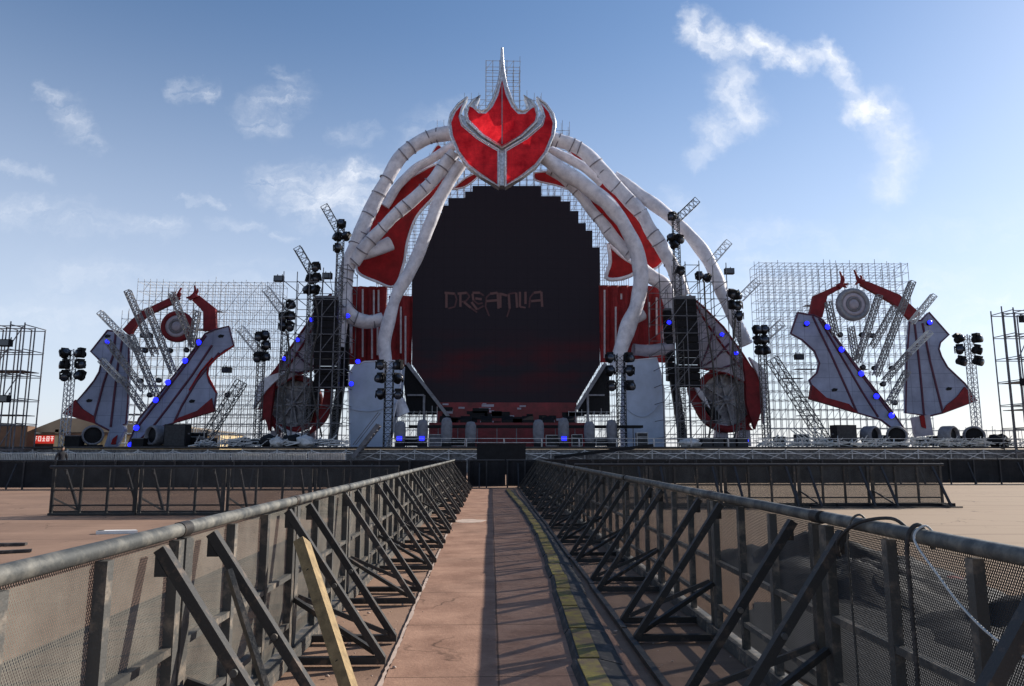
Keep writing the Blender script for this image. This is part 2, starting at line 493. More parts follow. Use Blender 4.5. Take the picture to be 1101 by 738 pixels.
class MB:
    def __init__(s):
        s.v = []
        s.f = []
        s.sm = []

    def add(s, vs_, fs, smooth=False):
        o = len(s.v)
        s.v += [V(p) for p in vs_]
        s.f += [tuple(i + o for i in f) for f in fs]
        s.sm += [smooth] * len(fs)
        return s

    def box(s, c, d, mat3=None):
        c = V(c)
        hx, hy, hz = d[0] / 2, d[1] / 2, d[2] / 2
        vs_ = []
        for x, y, z in ((-1, -1, -1), (1, -1, -1), (1, 1, -1), (-1, 1, -1), (-1, -1, 1), (1, -1, 1), (1, 1, 1), (-1, 1, 1)):
            p = V((x * hx, y * hy, z * hz))
            if mat3:
                p = mat3 @ p
            vs_.append(c + p)
        return s.add(vs_, [(0, 3, 2, 1), (4, 5, 6, 7), (0, 1, 5, 4), (1, 2, 6, 5), (2, 3, 7, 6), (3, 0, 4, 7)])

    def beam(s, a, b, w_, h, up=(0, 0, 1)):
        a, b = V(a), V(b)
        d = (b - a)
        L = d.length
        d.normalize()
        up = V(up)
        if abs(d.dot(up)) > 0.98:
            up = V((0, 1, 0))
        x = d.cross(up).normalized()
        z = x.cross(d)
        m = Matrix((x, d, z)).transposed()
        return s.box((a + b) / 2, (w_, L, h), m)

    def rod(s, a, b, r, n=4):
        return s.tube([a, b], r, n, smooth=n > 5)

    def tube(s, pts, r, n=8, smooth=True, caps=True, wob=0.0, seed=0):
        pts = [V(p) for p in pts]
        m = len(pts)
        rr = r if isinstance(r, (list, tuple)) else [r] * m
        d0 = (pts[1] - pts[0]).normalized()
        ref = V((0, 0, 1)) if abs(d0.z) < 0.9 else V((0, 1, 0))
        x = d0.cross(ref).normalized()
        vs_ = []
        for i in range(m):
            d = (pts[min(i + 1, m - 1)] - pts[max(i - 1, 0)]).normalized()
            x = (x - d * x.dot(d)).normalized()
            y = d.cross(x)
            for k in range(n):
                a = 2 * math.pi * (k + 0.5) / n
                q = rr[i]
                if wob:
                    q *= 1 + wob * noise.noise(pts[i] * 0.55 + V((math.cos(a), math.sin(a), seed)) * 0.9)
                vs_.append(pts[i] + (x * math.cos(a) + y * math.sin(a)) * q)
        fs = []
        for i in range(m - 1):
            for k in range(n):
                k2 = (k + 1) % n
                fs.append((i * n + k, i * n + k2, (i + 1) * n + k2, (i + 1) * n + k))
        s.add(vs_, fs, smooth)
        if caps:
            s.add([vs_[k] for k in range(n)], [tuple(reversed(range(n)))])
            s.add([vs_[(m - 1) * n + k] for k in range(n)], [tuple(range(n))])
        return s

    def prism(s, poly, t, axis=(0, 1, 0)):       # poly: 3D outline; extruded by t along axis
        poly = [V(p) for p in poly]
        ax = V(axis) * t
        n = len(poly)
        nrm = V((0, 0, 0))
        for i in range(n):
            nrm += poly[i].cross(poly[(i + 1) % n])
        if nrm.dot(ax) > 0:
            poly = poly[::-1]
        bk = [p + ax for p in poly]
        fs = [tuple(range(n)), tuple(range(2 * n - 1, n - 1, -1))]
        fs += [(i, i + n, (i + 1) % n + n, (i + 1) % n) for i in range(n)]
        return s.add(poly + bk, fs)

    def lathe(s, c, prof, n=16, axis='z', mat3=None):
        c = V(c)
        vs_ = []
        for (r, h) in prof:
            for k in range(n):
                a = 2 * math.pi * k / n
                if axis == 'z':
                    p = V((r * math.cos(a), r * math.sin(a), h))
                else:
                    p = V((r * math.cos(a), h, r * math.sin(a)))
                if mat3:
                    p = mat3 @ p
                vs_.append(c + p)
        fs = []
        for i in range(len(prof) - 1):
            for k in range(n):
                k2 = (k + 1) % n
                f = (i * n + k, i * n + k2, (i + 1) * n + k2, (i + 1) * n + k)
                fs.append(f if axis == 'z' else f[::-1])
        s.add(vs_, fs, True)
        m = len(prof)
        f0, f1 = tuple(reversed(range(n))), tuple(range(n))
        if axis != 'z':
            f0, f1 = f1, f0
        if prof[0][0] > 1e-4:
            s.add(vs_[:n], [f0])
        if prof[-1][0] > 1e-4:
            s.add(vs_[(m - 1) * n:], [f1])
        return s

    def ellip(s, c, r, n=14, m=9, nz=0.0):
        c = V(c)
        vs_, fs = [], []
        for i in range(m + 1):
            th = math.pi * i / m
            for k in range(n):
                a = 2 * math.pi * k / n
                q = V((math.sin(th) * math.cos(a), math.sin(th) * math.sin(a), math.cos(th)))
                g = 1 + (nz * noise.noise(q * 2.3 + c) if nz else 0)
                vs_.append(c + V((q.x * r[0], q.y * r[1], q.z * r[2])) * g)
        for i in range(m):
            for k in range(n):
                k2 = (k + 1) % n
                fs.append((i * n + k, (i + 1) * n + k, (i + 1) * n + k2, i * n + k2))
        return s.add(vs_, fs, True)


def spline(pts, sub=6):
    pts = [V(p) for p in pts]
    out = []
    n = len(pts)
    for i in range(n - 1):
        p0, p1, p2, p3 = pts[max(i - 1, 0)], pts[i], pts[i + 1], pts[min(i + 2, n - 1)]
        for k in range(sub):
            t = k / sub
            out.append(0.5 * ((2 * p1) + (p2 - p0) * t + (2 * p0 - 5 * p1 + 4 * p2 - p3) * t * t + (3 * p1 - p0 - 3 * p2 + p3) * t ** 3))
    out.append(pts[-1])
    return out


def wpos(o):
    p = V((0, 0, 0))
    while o is not None:
        p = p + o.location
        o = o.parent
    return p


def link(name, mb, m, parent=None, loc=None, smooth_all=False):
    me = bpy.data.meshes.new(name)
    org = wpos(parent) if parent is not None else (V(loc) if loc is not None else V((0, 0, 0)))
    me.from_pydata([tuple(p - org) for p in mb.v], [], mb.f)
    me.polygons.foreach_set('use_smooth', [True] * len(mb.f) if smooth_all else mb.sm)
    me.materials.append(m)
    me.update()
    o = bpy.data.objects.new(name, me)
    COL.objects.link(o)
    if parent is not None:
        o.parent = parent
    elif loc is not None:
        o.location = V(loc)
    return o


def tag(o, label, cat, group=None):
    o['label'] = label
    o['category'] = cat
    if group:
        o['group'] = group
    return o


def thing(name, label, cat, loc=(0, 0, 0), group=None):
    o = bpy.data.objects.new(name, None)
    o.empty_display_size = 0.2
    COL.objects.link(o)
    o.location = V(loc)
    return tag(o, label, cat, group)


def single(name, mb, m, label, cat, loc=None, group=None):
    if loc is None:
        c = sum(mb.v, V()) / len(mb.v)
        loc = (c.x, c.y, min(p.z for p in mb.v))
    return tag(link(name, mb, m, None, loc), label, cat, group)


def struct(name, mb, m):
    o = link(name, mb, m)
    o['kind'] = 'structure'
    return o


CH = {}


def dup(root, loc, rz=None, label=None, group=None, rot=None):
    if root not in CH:
        CH[root] = [(c, list(c.children)) for c in root.children]
    r = root.copy()
    COL.objects.link(r)
    r.location = V(loc)
    if rz is not None:
        r.rotation_euler = (0, 0, rz)
    if rot is not None:
        r.rotation_euler = rot
    if label:
        r['label'] = label
    if group:
        r['group'] = group
    for ch, gs in CH[root]:
        c = ch.copy()
        COL.objects.link(c)
        c.parent = r
        for g in gs:
            d = g.copy()
            COL.objects.link(d)
            d.parent = c
    return r


ORD = ('first second third fourth fifth sixth seventh eighth ninth tenth eleventh twelfth thirteenth fourteenth fifteenth '
       'sixteenth seventeenth eighteenth nineteenth twentieth').split()
ORD += ['twenty-' + x for x in ORD[:9]] + ['thirtieth'] + ['thirty-' + x for x in ORD[:9]]

# ------------------------------------------------------------------ ground
g = MB()
xs = [-2500, -300, -60, 60, 300, 2500]
ys = [-200, -20, 60, 300, 3000]
for x0, x1 in zip(xs, xs[1:]):
    for y0, y1 in zip(ys, ys[1:]):
        g.add([(x0, y0, 0), (x1, y0, 0), (x1, y1, 0), (x0, y1, 0)], [(0, 1, 2, 3)])
struct('ground', g, M_GROUND)

g = MB()                          # the concrete path up the aisle, its left edge a little broken
NL = 120
L_, R_ = [], []
for i in range(NL + 1):
    y = -1 + 31 * i / NL
    xl = -0.70 - 0.24 * max(0, (y - 4) / 25) + 0.018 * noise.noise((0, y * 3.1, 0)) + 0.012 * noise.noise((0, y * 11, 4))
    xr = 1.02 + 0.02 * noise.noise((3, y * 3.1, 0))
    L_.append((xl, y)), R_.append((xr, y))
for i in range(NL):
    a, b, c, d = L_[i], R_[i], R_[i + 1], L_[i + 1]
    g.add([(*a, .012), (*b, .012), (*c, .012), (*d, .012), (*a, -.02), (*d, -.02), (*b, -.02), (*c, -.02)],
          [(0, 1, 2, 3), (0, 3, 5, 4), (1, 6, 7, 2)])
struct('concrete_path', g, M_WALK)
g = MB()                          # pale broken cement along the path's left edge
for i in range(NL * 4):
    y0, y1 = -1 + 31 * i / (NL * 4), -1 + 31 * (i + 1) / (NL * 4)
    def ex(y):
        k = min(NL - 1, max(0, int((y + 1) / 31 * NL)))
        u_ = (y + 1) / 31 * NL - k
        return L_[k][0] * (1 - u_) + L_[k + 1][0] * u_
    def wd(y):
        return max(.002, .012 + .018 * noise.noise((1, y * 2.3, 0)) + .016 * noise.noise((5, y * 14, 0)))
    g.add([(ex(y0) - .02 - .5 * wd(y0), y0, .0165), (ex(y0) - .012 + wd(y0), y0, .0165), (ex(y1) - .012 + wd(y1), y1, .0165), (ex(y1) - .02 - .5 * wd(y1), y1, .0165)], [(0, 1, 2, 3)])
struct('path_edge', g, M_DUST)
g = MB()                          # small stones and crumbs swept against the barriers
rg = random.Random(4)
for i in range(420):
    y = 2.5 + 20 * rg.random() ** 1.6
    x = rg.choice((-1.35, -.95, 1.15, 1.6)) + rg.gauss(0, .16)
    r_ = .004 + .012 * rg.random() ** 3
    g.ellip((x, y, .012 + r_ * .5), (r_ * (1 + .5 * rg.random()), r_, r_ * .7), 6, 4, .4)
o = link('gravel', g, M_DUST)
o['kind'] = 'stuff'

g = MB()                          # low dunes on the horizon
pts = []
for i in range(161):
    x = -1600 + 20 * i
    z = 5 + 5 * noise.noise((x * 0.004, 1, 0)) + 2 * noise.noise((x * 0.02, 2, 0))
    pts.append((x, z))
for (x0, z0), (x1, z1) in zip(pts, pts[1:]):
    g.add([(x0, 850, -1), (x1, 850, -1), (x1, 930, z1), (x0, 930, z0), (x1, 1050, -1), (x0, 1050, -1)], [(0, 1, 2, 3), (3, 2, 4, 5)])
struct('low_hills', g, M_TENT)

# ------------------------------------------------------------------ stage deck
ZD = 1.85
YD = 54.0
xl, xr = W(-60, 480, YD).x, W(1180, 480, YD).x
dk = thing('stage_deck', 'long dark stage deck on posts with grey skirt behind the black fences', 'stage', ((xl + xr) / 2, YD + 15, 0))
m = MB().box(((xl + xr) / 2, YD + 15, ZD - .05), (xr - xl, 30, .10))
link('platform', m, M_DECK, dk)
m = MB()
nseg = 60
for i in range(nseg):
    x0, x1 = xl + (xr - xl) * i / nseg, xl + (xr - xl) * (i + 1) / nseg
    y0, y1 = YD + .35 + .06 * math.sin(i * 2.1), YD + .35 + .06 * math.sin((i + 1) * 2.1)
    m.add([(x0, y0, 0), (x1, y1, 0), (x1, y1, ZD - .2), (x0, y0, ZD - .2)], [(0, 1, 2, 3)])
link('skirt', m, M_SKIRT, dk)
np_ = 34
for i in range(np_):
    x = xl + (xr - xl) * (i + .5) / np_
    link('post', MB().rod((x, YD + .05, 0), (x, YD + .05, ZD - .18), .05, 6), M_GALV, dk)
m = MB()
for i in range(np_ - 1):
    x0, x1 = xl + (xr - xl) * (i + .5) / np_, xl + (xr - xl) * (i + 1.5) / np_
    m.rod((x0, YD + .02, .3), (x1, YD + .02, ZD - .3), .035)
    m.rod((x0, YD, ZD - .3), (x1, YD, .9), .035)
link('bracing_lattice', m, M_GALV, dk)
link('edge_rail', MB().rod((xl, YD - .05, 1.35), (xr, YD - .05, 1.35), .04), M_GALV, dk)

# hand rail along the deck front in the middle: a row of guard rail sections
gx0, gx1 = W(420, 480, YD).x, W(1100, 480, YD).x
ngr = 17
for i in range(ngr):
    a = gx0 + (gx1 - gx0) * i / ngr
    b = gx0 + (gx1 - gx0) * (i + 1) / ngr - .06
    if a < W(566, 480, YD).x and b > W(512, 480, YD).x:
        pass
    t = thing('guard_rail', 'grey guard rail on the deck front, %s from its left end' % ORD[i], 'guard rail', (a, YD + .12, ZD), 'guard rails along the stage deck')
    for x in (a, b):
        link('post', MB().rod((x, YD + .12, ZD), (x, YD + .12, ZD + .62), .03), M_GALV, t)
    for z in (.3, .6):
        link('rail', MB().rod((a, YD + .12, ZD + z), (b, YD + .12, ZD + z), .026), M_GALV, t)

# ------------------------------------------------------------------ scaffolding


def scaffold(name, label, cols, y0, y1, dz, m_, group='scaffolds of the stage', r=.032, diag=1, z0=None, boards=(), rows=3):
    """cols: list of (x, top height)."""
    z0 = ZD if z0 is None else z0
    xm = (cols[0][0] + cols[-1][0]) / 2
    t = thing(name, label, 'scaffold', (xm, (y0 + y1) / 2, z0), group)
    rj = random.Random(int(xm * 10))
    cols = [(x + rj.uniform(-.05, .05), zt + rj.uniform(-.02, .02)) for x, zt in cols]
    ztop = max(c[1] for c in cols)
    ysr = (y0, y1) if y1 - y0 < 2.3 or rows == 2 else (y0, (y0 + y1) / 2, y1)
    for (x, zt) in cols:
        for y in ysr:
            link('upright', MB().rod((x + rj.uniform(-.03, .03), y, z0), (x, y, zt + (rj.uniform(.1, .5) if rj.random() < .3 else 0)), r), m_, t)
    z = ztop - .12 - dz * int((ztop - .12 - z0 - .25) / dz)
    lv = 0
    br = MB()
    while z <= ztop + .01:
        mb = MB()
        for (xa, za), (xb, zb) in zip(cols, cols[1:]):
            if min(za, zb) >= z - .01 or (z <= max(za, zb) and False):
                for y in ysr:
                    mb.rod((xa - r, y - r, z), (xb + r, y - r, z), r * .85)
                if diag and (lv + int(xa * 3)) % (3 if diag == 1 else 2) == 0 and z + dz <= min(za, zb):
                    br.rod((xa, y0 - 2.6 * r, z), (xb, y0 - 2.6 * r, z + dz), r * .75)
        for (xa, za) in cols:
            if za >= z - .01:
                mb.rod((xa + r, y0, z + r * 2), (xa + r, y1, z + r * 2), r * .8)
        if mb.v:
            link('ledger', mb, m_, t)
        z += dz
        lv += 1
    if br.v:
        link('bracing_lattice', br, m_, t)
    if dz < 1.0 and len(cols) > 20:              # short working decks left on a few lifts
        for k in range(7):
            i_ = rj.randrange(0, len(cols) - 4)
            zb = z0 + .3 + dz * rj.randrange(2, int((min(cols[i_][1], cols[i_ + 3][1]) - z0) / dz))
            link('deck_board', MB().box(((cols[i_][0] + cols[i_ + 3][0]) / 2, y0 + .5, zb), (cols[i_ + 3][0] - cols[i_][0], .7, .07)), M_DKTUBE, t)
    for zb in boards:
        link('deck_board', MB().box((xm, (y0 + y1) / 2, zb), (cols[-1][0] - cols[0][0], (y1 - y0) * .8, .05)), m_, t)
    return t


def cols_px(pxs, tops, Y):
    return [(W(p, 480, Y).x, W(p, tp, Y).z) for p, tp in zip(pxs, tops)]


# behind the screen and the emblem
pxs = [400 + 8 * i for i in range(36)]


def mtop(p):
    d = abs(p - 540)
    for lim, y in ((27, 65), (52, 100), (78, 131), (92, 168), (104, 196), (118, 226), (128, 256)):
        if d < lim:
            return y
    return 285


scaffold('scaffold_wall', 'tall stepped scaffold rising behind the red flame emblem and the black screen', cols_px(pxs, [mtop(p) for p in pxs], 71.5), 71.5, 74, 1.1, M_GALV)

# wing walls
pxs = [120 + 7.2 * i for i in range(25)]
tops = [(334 if p < 130 else 303) for p in pxs]
scaffold('scaffold_wall', 'dense grey scaffold wall behind the red armed figure on the left', cols_px(pxs, tops, 65), 65, 67.4, .85, M_GALV, r=.028, diag=1)
pxs = [826 + 7.2 * i for i in range(26)]
tops = [(283 if p < 992 else 330) for p in pxs]
scaffold('scaffold_wall', 'dense grey scaffold wall behind the red armed figure on the right', cols_px(pxs, tops, 65), 65, 67.4, .85, M_GALV, r=.028, diag=2)

# speaker towers
pxs = [296, 311, 326, 340, 354, 367]
tops = [292, 292, 288, 288, 284, 284]
scaffold('scaffold_tower', 'dark scaffold tower carrying the line array left of the screen', cols_px(pxs, tops, 59), 59, 63.5, 1.45, M_DKTUBE, r=.042, diag=2, rows=2)
pxs = [714, 729, 744, 759, 774, 789]
tops = [286, 286, 284, 284, 286, 286]
scaffold('scaffold_tower', 'dark scaffold tower carrying the line array right of the screen', cols_px(pxs, tops, 59), 59, 63.5, 1.45, M_DKTUBE, r=.042, diag=2, rows=2)

# outer towers
pxs = [-50, -34, -18, -2, 14]
cc = cols_px(pxs, [349, 349, 349, 349, 350], 52)
scaffold('scaffold_tower', 'grey scaffold tower at the far left beside the low hall', cc, 52, 54.4, 1.75, M_DKTUBE, r=.048, diag=2, z0=0, boards=(W(20, 398, 52).z, W(20, 446, 52).z))
pxs = [1104, 1119, 1134, 1150, 1166]
cc = cols_px(pxs, [333, 333, 333, 333, 333], 52)
scaffold('scaffold_tower', 'grey scaffold tower at the far right beside the lamp mast', cc, 52, 54.4, 1.75, M_DKTUBE, r=.048, diag=2, z0=0, boards=(W(1090, 410, 52).z, W(1090, 440, 52).z))

# low scaffold rows beside and between the towers
for (a, b, tp, Y, lab, n_) in ((372, 470, 442, 66, 'low pale scaffold under the left corner of the screen', 16), (612, 716, 442, 66, 'low pale scaffold under the right corner of the screen', 16),
                               (200, 372, 420, 67.6, 'grey back scaffold between the left figure and the left speaker tower', 19), (716, 830, 420, 67.6, 'grey back scaffold under the right speaker tower', 13),
                               (985, 1110, 462, 66.5, 'low grey scaffold rail right of the right figure', 14)):
    pxs = [a + (b - a) * i / (n_ - 1) for i in range(n_)]
    scaffold('scaffold_row', lab, cols_px(pxs, [tp] * n_, Y), Y, Y + 1.6, .8, M_GALV, r=.028, diag=2)

# ------------------------------------------------------------------ LED screen
YS = 68.0
SCR = [(508, 200), (508, 206), (500, 206), (500, 213), (482, 213), (482, 221), (475, 221), (475, 229), (468, 229), (468, 238), (461, 238), (461, 248),
       (455, 248), (455, 262), (449, 262), (449, 284), (443, 284), (443, 392), (462, 420), (470, 434), (620, 434), (628, 420), (645, 392), (645, 266), (637, 266), (637, 248), (630, 248),
       (630, 240), (622, 240), (622, 227), (613, 227), (613, 217), (603, 217), (603, 211), (582, 211), (582, 200)]
c0 = W(544, 434, YS)
led = thing('led_screen', 'huge black stepped video screen with faint lettering in the middle of the stage', 'video screen', (c0.x, YS, c0.z))
mled = bpy.data.materials.new('led_face')
mled.use_nodes = True
t = mled.node_tree
b = t.nodes['Principled BSDF']
b.inputs['Base Color'].default_value = (0.006, 0.006, 0.007, 1)
b.inputs['Roughness'].default_value = 0.8
b.inputs['Specular IOR Level'].default_value = 0.08
co = N(t, 'ShaderNodeTexCoord')
s = N(t, 'ShaderNodeSeparateXYZ')
t.links.new(co.outputs['Object'], s.inputs[0])
nz = N(t, 'ShaderNodeTexNoise')
nz.inputs['Scale'].default_value = 0.28
nz.inputs['Detail'].default_value = 6
mp = N(t, 'ShaderNodeMapping')
mp.inputs['Scale'].default_value = (0.6, 1, 1.7)
t.links.new(co.outputs['Object'], mp.inputs[0])
t.links.new(mp.outputs[0], nz.inputs['Vector'])
band = N(t, 'ShaderNodeMapRange', interpolation_type='SMOOTHSTEP')     # the dim red picture shown low on the screen
t.links.new(mth(t, 'ABSOLUTE', mth(t, 'SUBTRACT', s.outputs[2], 3.6)), band.inputs['Value'])
band.inputs['From Min'].default_value = 4.0
band.inputs['From Max'].default_value = 0.5
fl = N(t, 'ShaderNodeMapRange')
t.links.new(nz.outputs['Fac'], fl.inputs['Value'])
fl.inputs['From Min'].default_value = 0.42
fl.inputs['From Max'].default_value = 0.75
fac = mth(t, 'MULTIPLY', band.outputs[0], fl.outputs[0])
mc = N(t, 'ShaderNodeMix', data_type='RGBA')
t.links.new(fac, mc.inputs['Factor'])
mc.inputs['A'].default_value = (0.0045, 0.0040, 0.0065, 1)
mc.inputs['B'].default_value = (0.015, 0.0025, 0.004, 1)
# cabinet seams of the wall
gx = mth(t, 'LESS_THAN', mth(t, 'MODULO', mth(t, 'ADD', s.outputs[0], 200), 1.0), 0.03)
gz = mth(t, 'LESS_THAN', mth(t, 'MODULO', mth(t, 'ADD', s.outputs[2], 200), 1.0), 0.03)
seam = mth(t, 'MAXIMUM', gx, gz)
mc2 = N(t, 'ShaderNodeMix', data_type='RGBA')
t.links.new(mth(t, 'MULTIPLY', seam, 0.6), mc2.inputs['Factor'])
t.links.new(mc.outputs['Result'], mc2.inputs['A'])
mc2.inputs['B'].default_value = (0.001, 0.001, 0.002, 1)
t.links.new(mc2.outputs['Result'], b.inputs['Emission Color'])
b.inputs['Emission Strength'].default_value = 1.0
link('screen_face', MB().prism([W(x, y, YS) for x, y in SCR], .35), mled, led)
M_TXT = mat('lit_letters', (0.006, 0.005, 0.006), 0.9, spec=.05, emit=(0.026, 0.016, 0.019), estr=1.0, var=0.5)
M_TXT2 = mat('dim_letters', (0.006, 0.005, 0.006), 0.9, spec=.05, emit=(0.017, 0.010, 0.013), estr=1.0, var=0.5)
STROKES = {
    'D': [[(478, 315), (489, 316), (491, 322), (489, 330), (482, 332)], [(480, 316), (480, 331)]],
    'R': [[(492, 316), (502, 315), (505, 319), (501, 324), (495, 325)], [(495, 317), (495, 330)], [(499, 325), (506, 331), (513, 336)]],
    'E': [[(508, 315), (516, 315), (520, 318)], [(508, 316), (509, 323), (514, 327), (519, 326)], [(511, 321), (518, 322)], [(507, 325), (513, 333), (520, 329)]],
    'A': [[(535, 315), (527, 316), (523, 320), (522, 330), (526, 340)], [(535, 315), (536, 332)], [(523, 324), (535, 323)]],
    'M': [[(538, 315), (538, 331)], [(538, 316), (545, 318), (548, 316), (555, 315)], [(547, 317), (548, 332), (545, 341)], [(555, 315), (556, 331)]],
    'L': [[(559, 314), (559, 330), (565, 331)]],
    'I': [[(565, 314), (565, 327)]],
    'A2': [[(582, 314), (574, 315), (570, 320), (569, 331)], [(582, 314), (583, 330)], [(571, 324), (582, 323)]],
}
for k, lst in STROKES.items():
    mb, mb2 = MB(), MB()
    for st in lst:
        p = [W(x, y, YS - .03 - .004 * len(mb.v)) for x, y in st]
        for i, (a, b_) in enumerate(zip(p, p[1:])):
            (mb if i == 0 or k in 'LI' else mb2).beam(a, b_, .22 if i == 0 else .15, .05, up=(0, 1, 0))
    link('screen_letter', mb, M_TXT, led)
    if mb2.v:
        link('screen_letter', mb2, M_TXT2, led)

# black side wedges under the screen with a grey sloping beam
for sgn, pts, beam_, lab in ((-1, [(432, 394), (440, 392), (470, 434), (470, 446), (438, 446)], [(438, 391), (482, 448)], 'left'),
                             (1, [(655, 393), (648, 392), (622, 434), (622, 446), (656, 446)], [(651, 391), (620, 440)], 'right')):
    c0 = W(pts[-1][0], 446, 66.6)
    t = thing('screen_support', 'black wedge with grey sloping beam under the %s corner of the screen' % lab, 'screen support', (c0.x, 66.6, c0.z))
    link('panel', MB().prism([W(x, y, 66.6) for x, y in pts], .3), M_BLACK, t)
    link('beam', MB().beam(W(*beam_[0], 66.3), W(*beam_[1], 66.3), .3, .35, up=(0, 1, 0)), M_STEELGREY, t)
    a, b_ = (W(632, 425, 66.3), W(650, 425, 66.3)) if sgn > 0 else (W(456, 425, 66.3), W(438, 425, 66.3))
    link('crossbar', MB().beam(a, b_, .15, .15), M_STEELGREY, t)
    link('leg', MB().beam(a + V((0, .1, 0)), V((a.x, a.y + .1, ZD)), .2, .2), M_STEELGREY, t)

# red risers under the screen
c0 = W(545, 465, 65)
rs = thing('stage_riser', 'low red riser with pale marks below the black screen', 'riser', (c0.x, 65, ZD))
xa, xb = W(468, 460, 65).x, W(622, 460, 65).x
zt = W(545, 433, 66.5).z
link('back_panel', MB().box(((xa + xb) / 2, 66.5, (zt + ZD) / 2), (xb - xa, .15, zt - ZD)), M_STAGERED, rs)
zr = W(545, 455, 65).z
link('step', MB().box(((xa + xb) / 2, 65.2, (zr + ZD) / 2), (xb - xa + 1, 2.0, zr - ZD)), M_STAGERED, rs)
for k in range(22):
    z = zr + random.random() * (zt - zr) * .7
    x = xa + (xb - xa) * random.random()
    link('dark_mark', MB().box((x, 66.38, z), (.5 + 1.4 * random.random(), .05, .25 + .35 * random.random())), M_BLACK, rs)
for k in range(16):
    x = xa + (xb - xa) * random.random()
    z = zt - random.random() * (zt - zr) - .05
    link('pale_mark', MB().box((x, 66.4, z), (.35 + .9 * random.random(), .06, .12 + .1 * random.random())), M_LAV, rs)
for k in range(7):
    x = xa + (xb - xa) * (k + .5) / 7
    t = tag(link('floor_monitor', MB().prism([(x - .5, 64.0, zr), (x - .5, 63.4, zr), (x - .5, 63.4, zr + .25), (x - .5, 63.9, zr + .6)], 1.0, (1, 0, 0)), M_BLACK, None, (x, 63.7, zr)),
            'black wedge monitor on the red riser, %s from the left' % ORD[k], 'monitor speaker', 'wedge monitors on the riser')
    for v_ in t.data.vertices:
        pass
    t.location.y += .9

# runway table in the middle
xa, xb = W(440, 462, 60).x, W(690, 462, 60).x
z1 = W(560, 459, 60).z
t = thing('runway_truss', 'black horizontal truss walkway across the deck behind the covered lamps', 'truss', ((xa + xb) / 2, 60, ZD))
link('top_board', MB().box(((xa + xb) / 2, 60, z1), (xb - xa, 1.2, .22)), M_BLACK, t)
for k in range(12):
    x = xa + (xb - xa) * (k + .5) / 12
    link('leg', MB().rod((x, 59.6, ZD), (x, 59.6, z1 - .1), .05), M_DKTUBE, t)

# ------------------------------------------------------------------ red curtains left and right of the screen


def curtain(pa, pb, ytop, ybot, Y, lab, strips):
    a, b_ = W(pa, ytop, Y), W(pb, ytop, Y)
    zb = W((pa + pb) / 2, ybot, Y).z
    t = thing('red_curtain', lab, 'curtain', ((a.x + b_.x) / 2, Y, zb))
    mb = MB()
    n = int((b_.x - a.x) / .12)
    pr = []
    for i in range(n + 1):
        x = a.x + (b_.x - a.x) * i / n
        pr.append((x, Y + .12 * math.sin(x * 6.3) + .06 * math.sin(x * 14 + 1)))
    th = .05
    for (x0, y0), (x1, y1) in zip(pr, pr[1:]):
        mb.add([(x0, y0, zb), (x1, y1, zb), (x1, y1, a.z), (x0, y0, a.z)], [(0, 1, 2, 3)], True)
        mb.add([(x0, y0 + th, zb), (x1, y1 + th, zb), (x1, y1 + th, a.z), (x0, y0 + th, a.z)], [(3, 2, 1, 0)], True)
    link('cloth', mb, M_CURTAIN, t)
    for (px, y0, y1) in strips:
        link('pale_strip', MB().beam(W(px, y0, Y - .3), W(px, y1, Y - .3), .16, .08, up=(0, 1, 0)), M_STRIP, t)


curtain(370, 416, 308, 392, 67, 'dark red curtain behind the left tubes with five pale strips',
        [(378, 310, 380), (390, 311, 345), (390, 350, 384), (402, 312, 340), (407, 312, 336), (400, 352, 386), (406, 350, 382)])
curtain(418, 444, 318, 394, 67, 'narrow dark red curtain at the left edge of the screen', [(431, 330, 380), (436, 340, 392)])
curtain(644, 720, 307, 390, 67, 'broad dark red curtain at the right edge of the screen',
        [(650, 312, 385), (668, 316, 322), (698, 325, 352), (662, 330, 372), (706, 320, 360)])

# ------------------------------------------------------------------ white inflatable tubes


def white_tube(pts, rpx, Y, lab, bands=0, taper=None, m_=None, seed=0):
    if isinstance(Y, (tuple, list)):
        Ys = [Y[0] + (Y[1] - Y[0]) * i / (len(pts) - 1) for i in range(len(pts))]
    else:
        Ys = [Y] * len(pts)
    P3 = spline([W(x, y, q) for (x, y), q in zip(pts, Ys)], 7)
    n = len(P3)
    r = .87 * rpx * Ys[0] / FPX
    rr = [r * (1 if not taper else taper[0] + (taper[1] - taper[0]) * i / (n - 1)) for i in range(n)]
    lo = min(P3, key=lambda p: p.z)
    t = thing('inflatable_tube', lab, 'inflatable tube', lo, 'white fabric tubes arching over the stage')
    link('fabric_skin', MB().tube(P3, rr, 18, True, True, wob=.24, seed=seed), m_ or M_WHITEFAB, t)
    if bands:
        for k in range(bands):
            f = (k + .6 + .22 * math.sin(k * 2.7 + seed)) / bands * (n - 1)
            i = min(int(f), n - 2)
            u_ = f - i
            c = P3[i].lerp(P3[i + 1], u_)
            d = ((P3[i + 1] - P3[i]).normalized() + V((0, .14 * math.sin(k * 3.3), .18 * math.sin(k * 1.9 + seed)))).normalized()
            link('seam_band', MB().tube([c - d * .05, c + d * .05], rr[i] * 1.09, 18, True, True), M_SEAM, t)
    return t


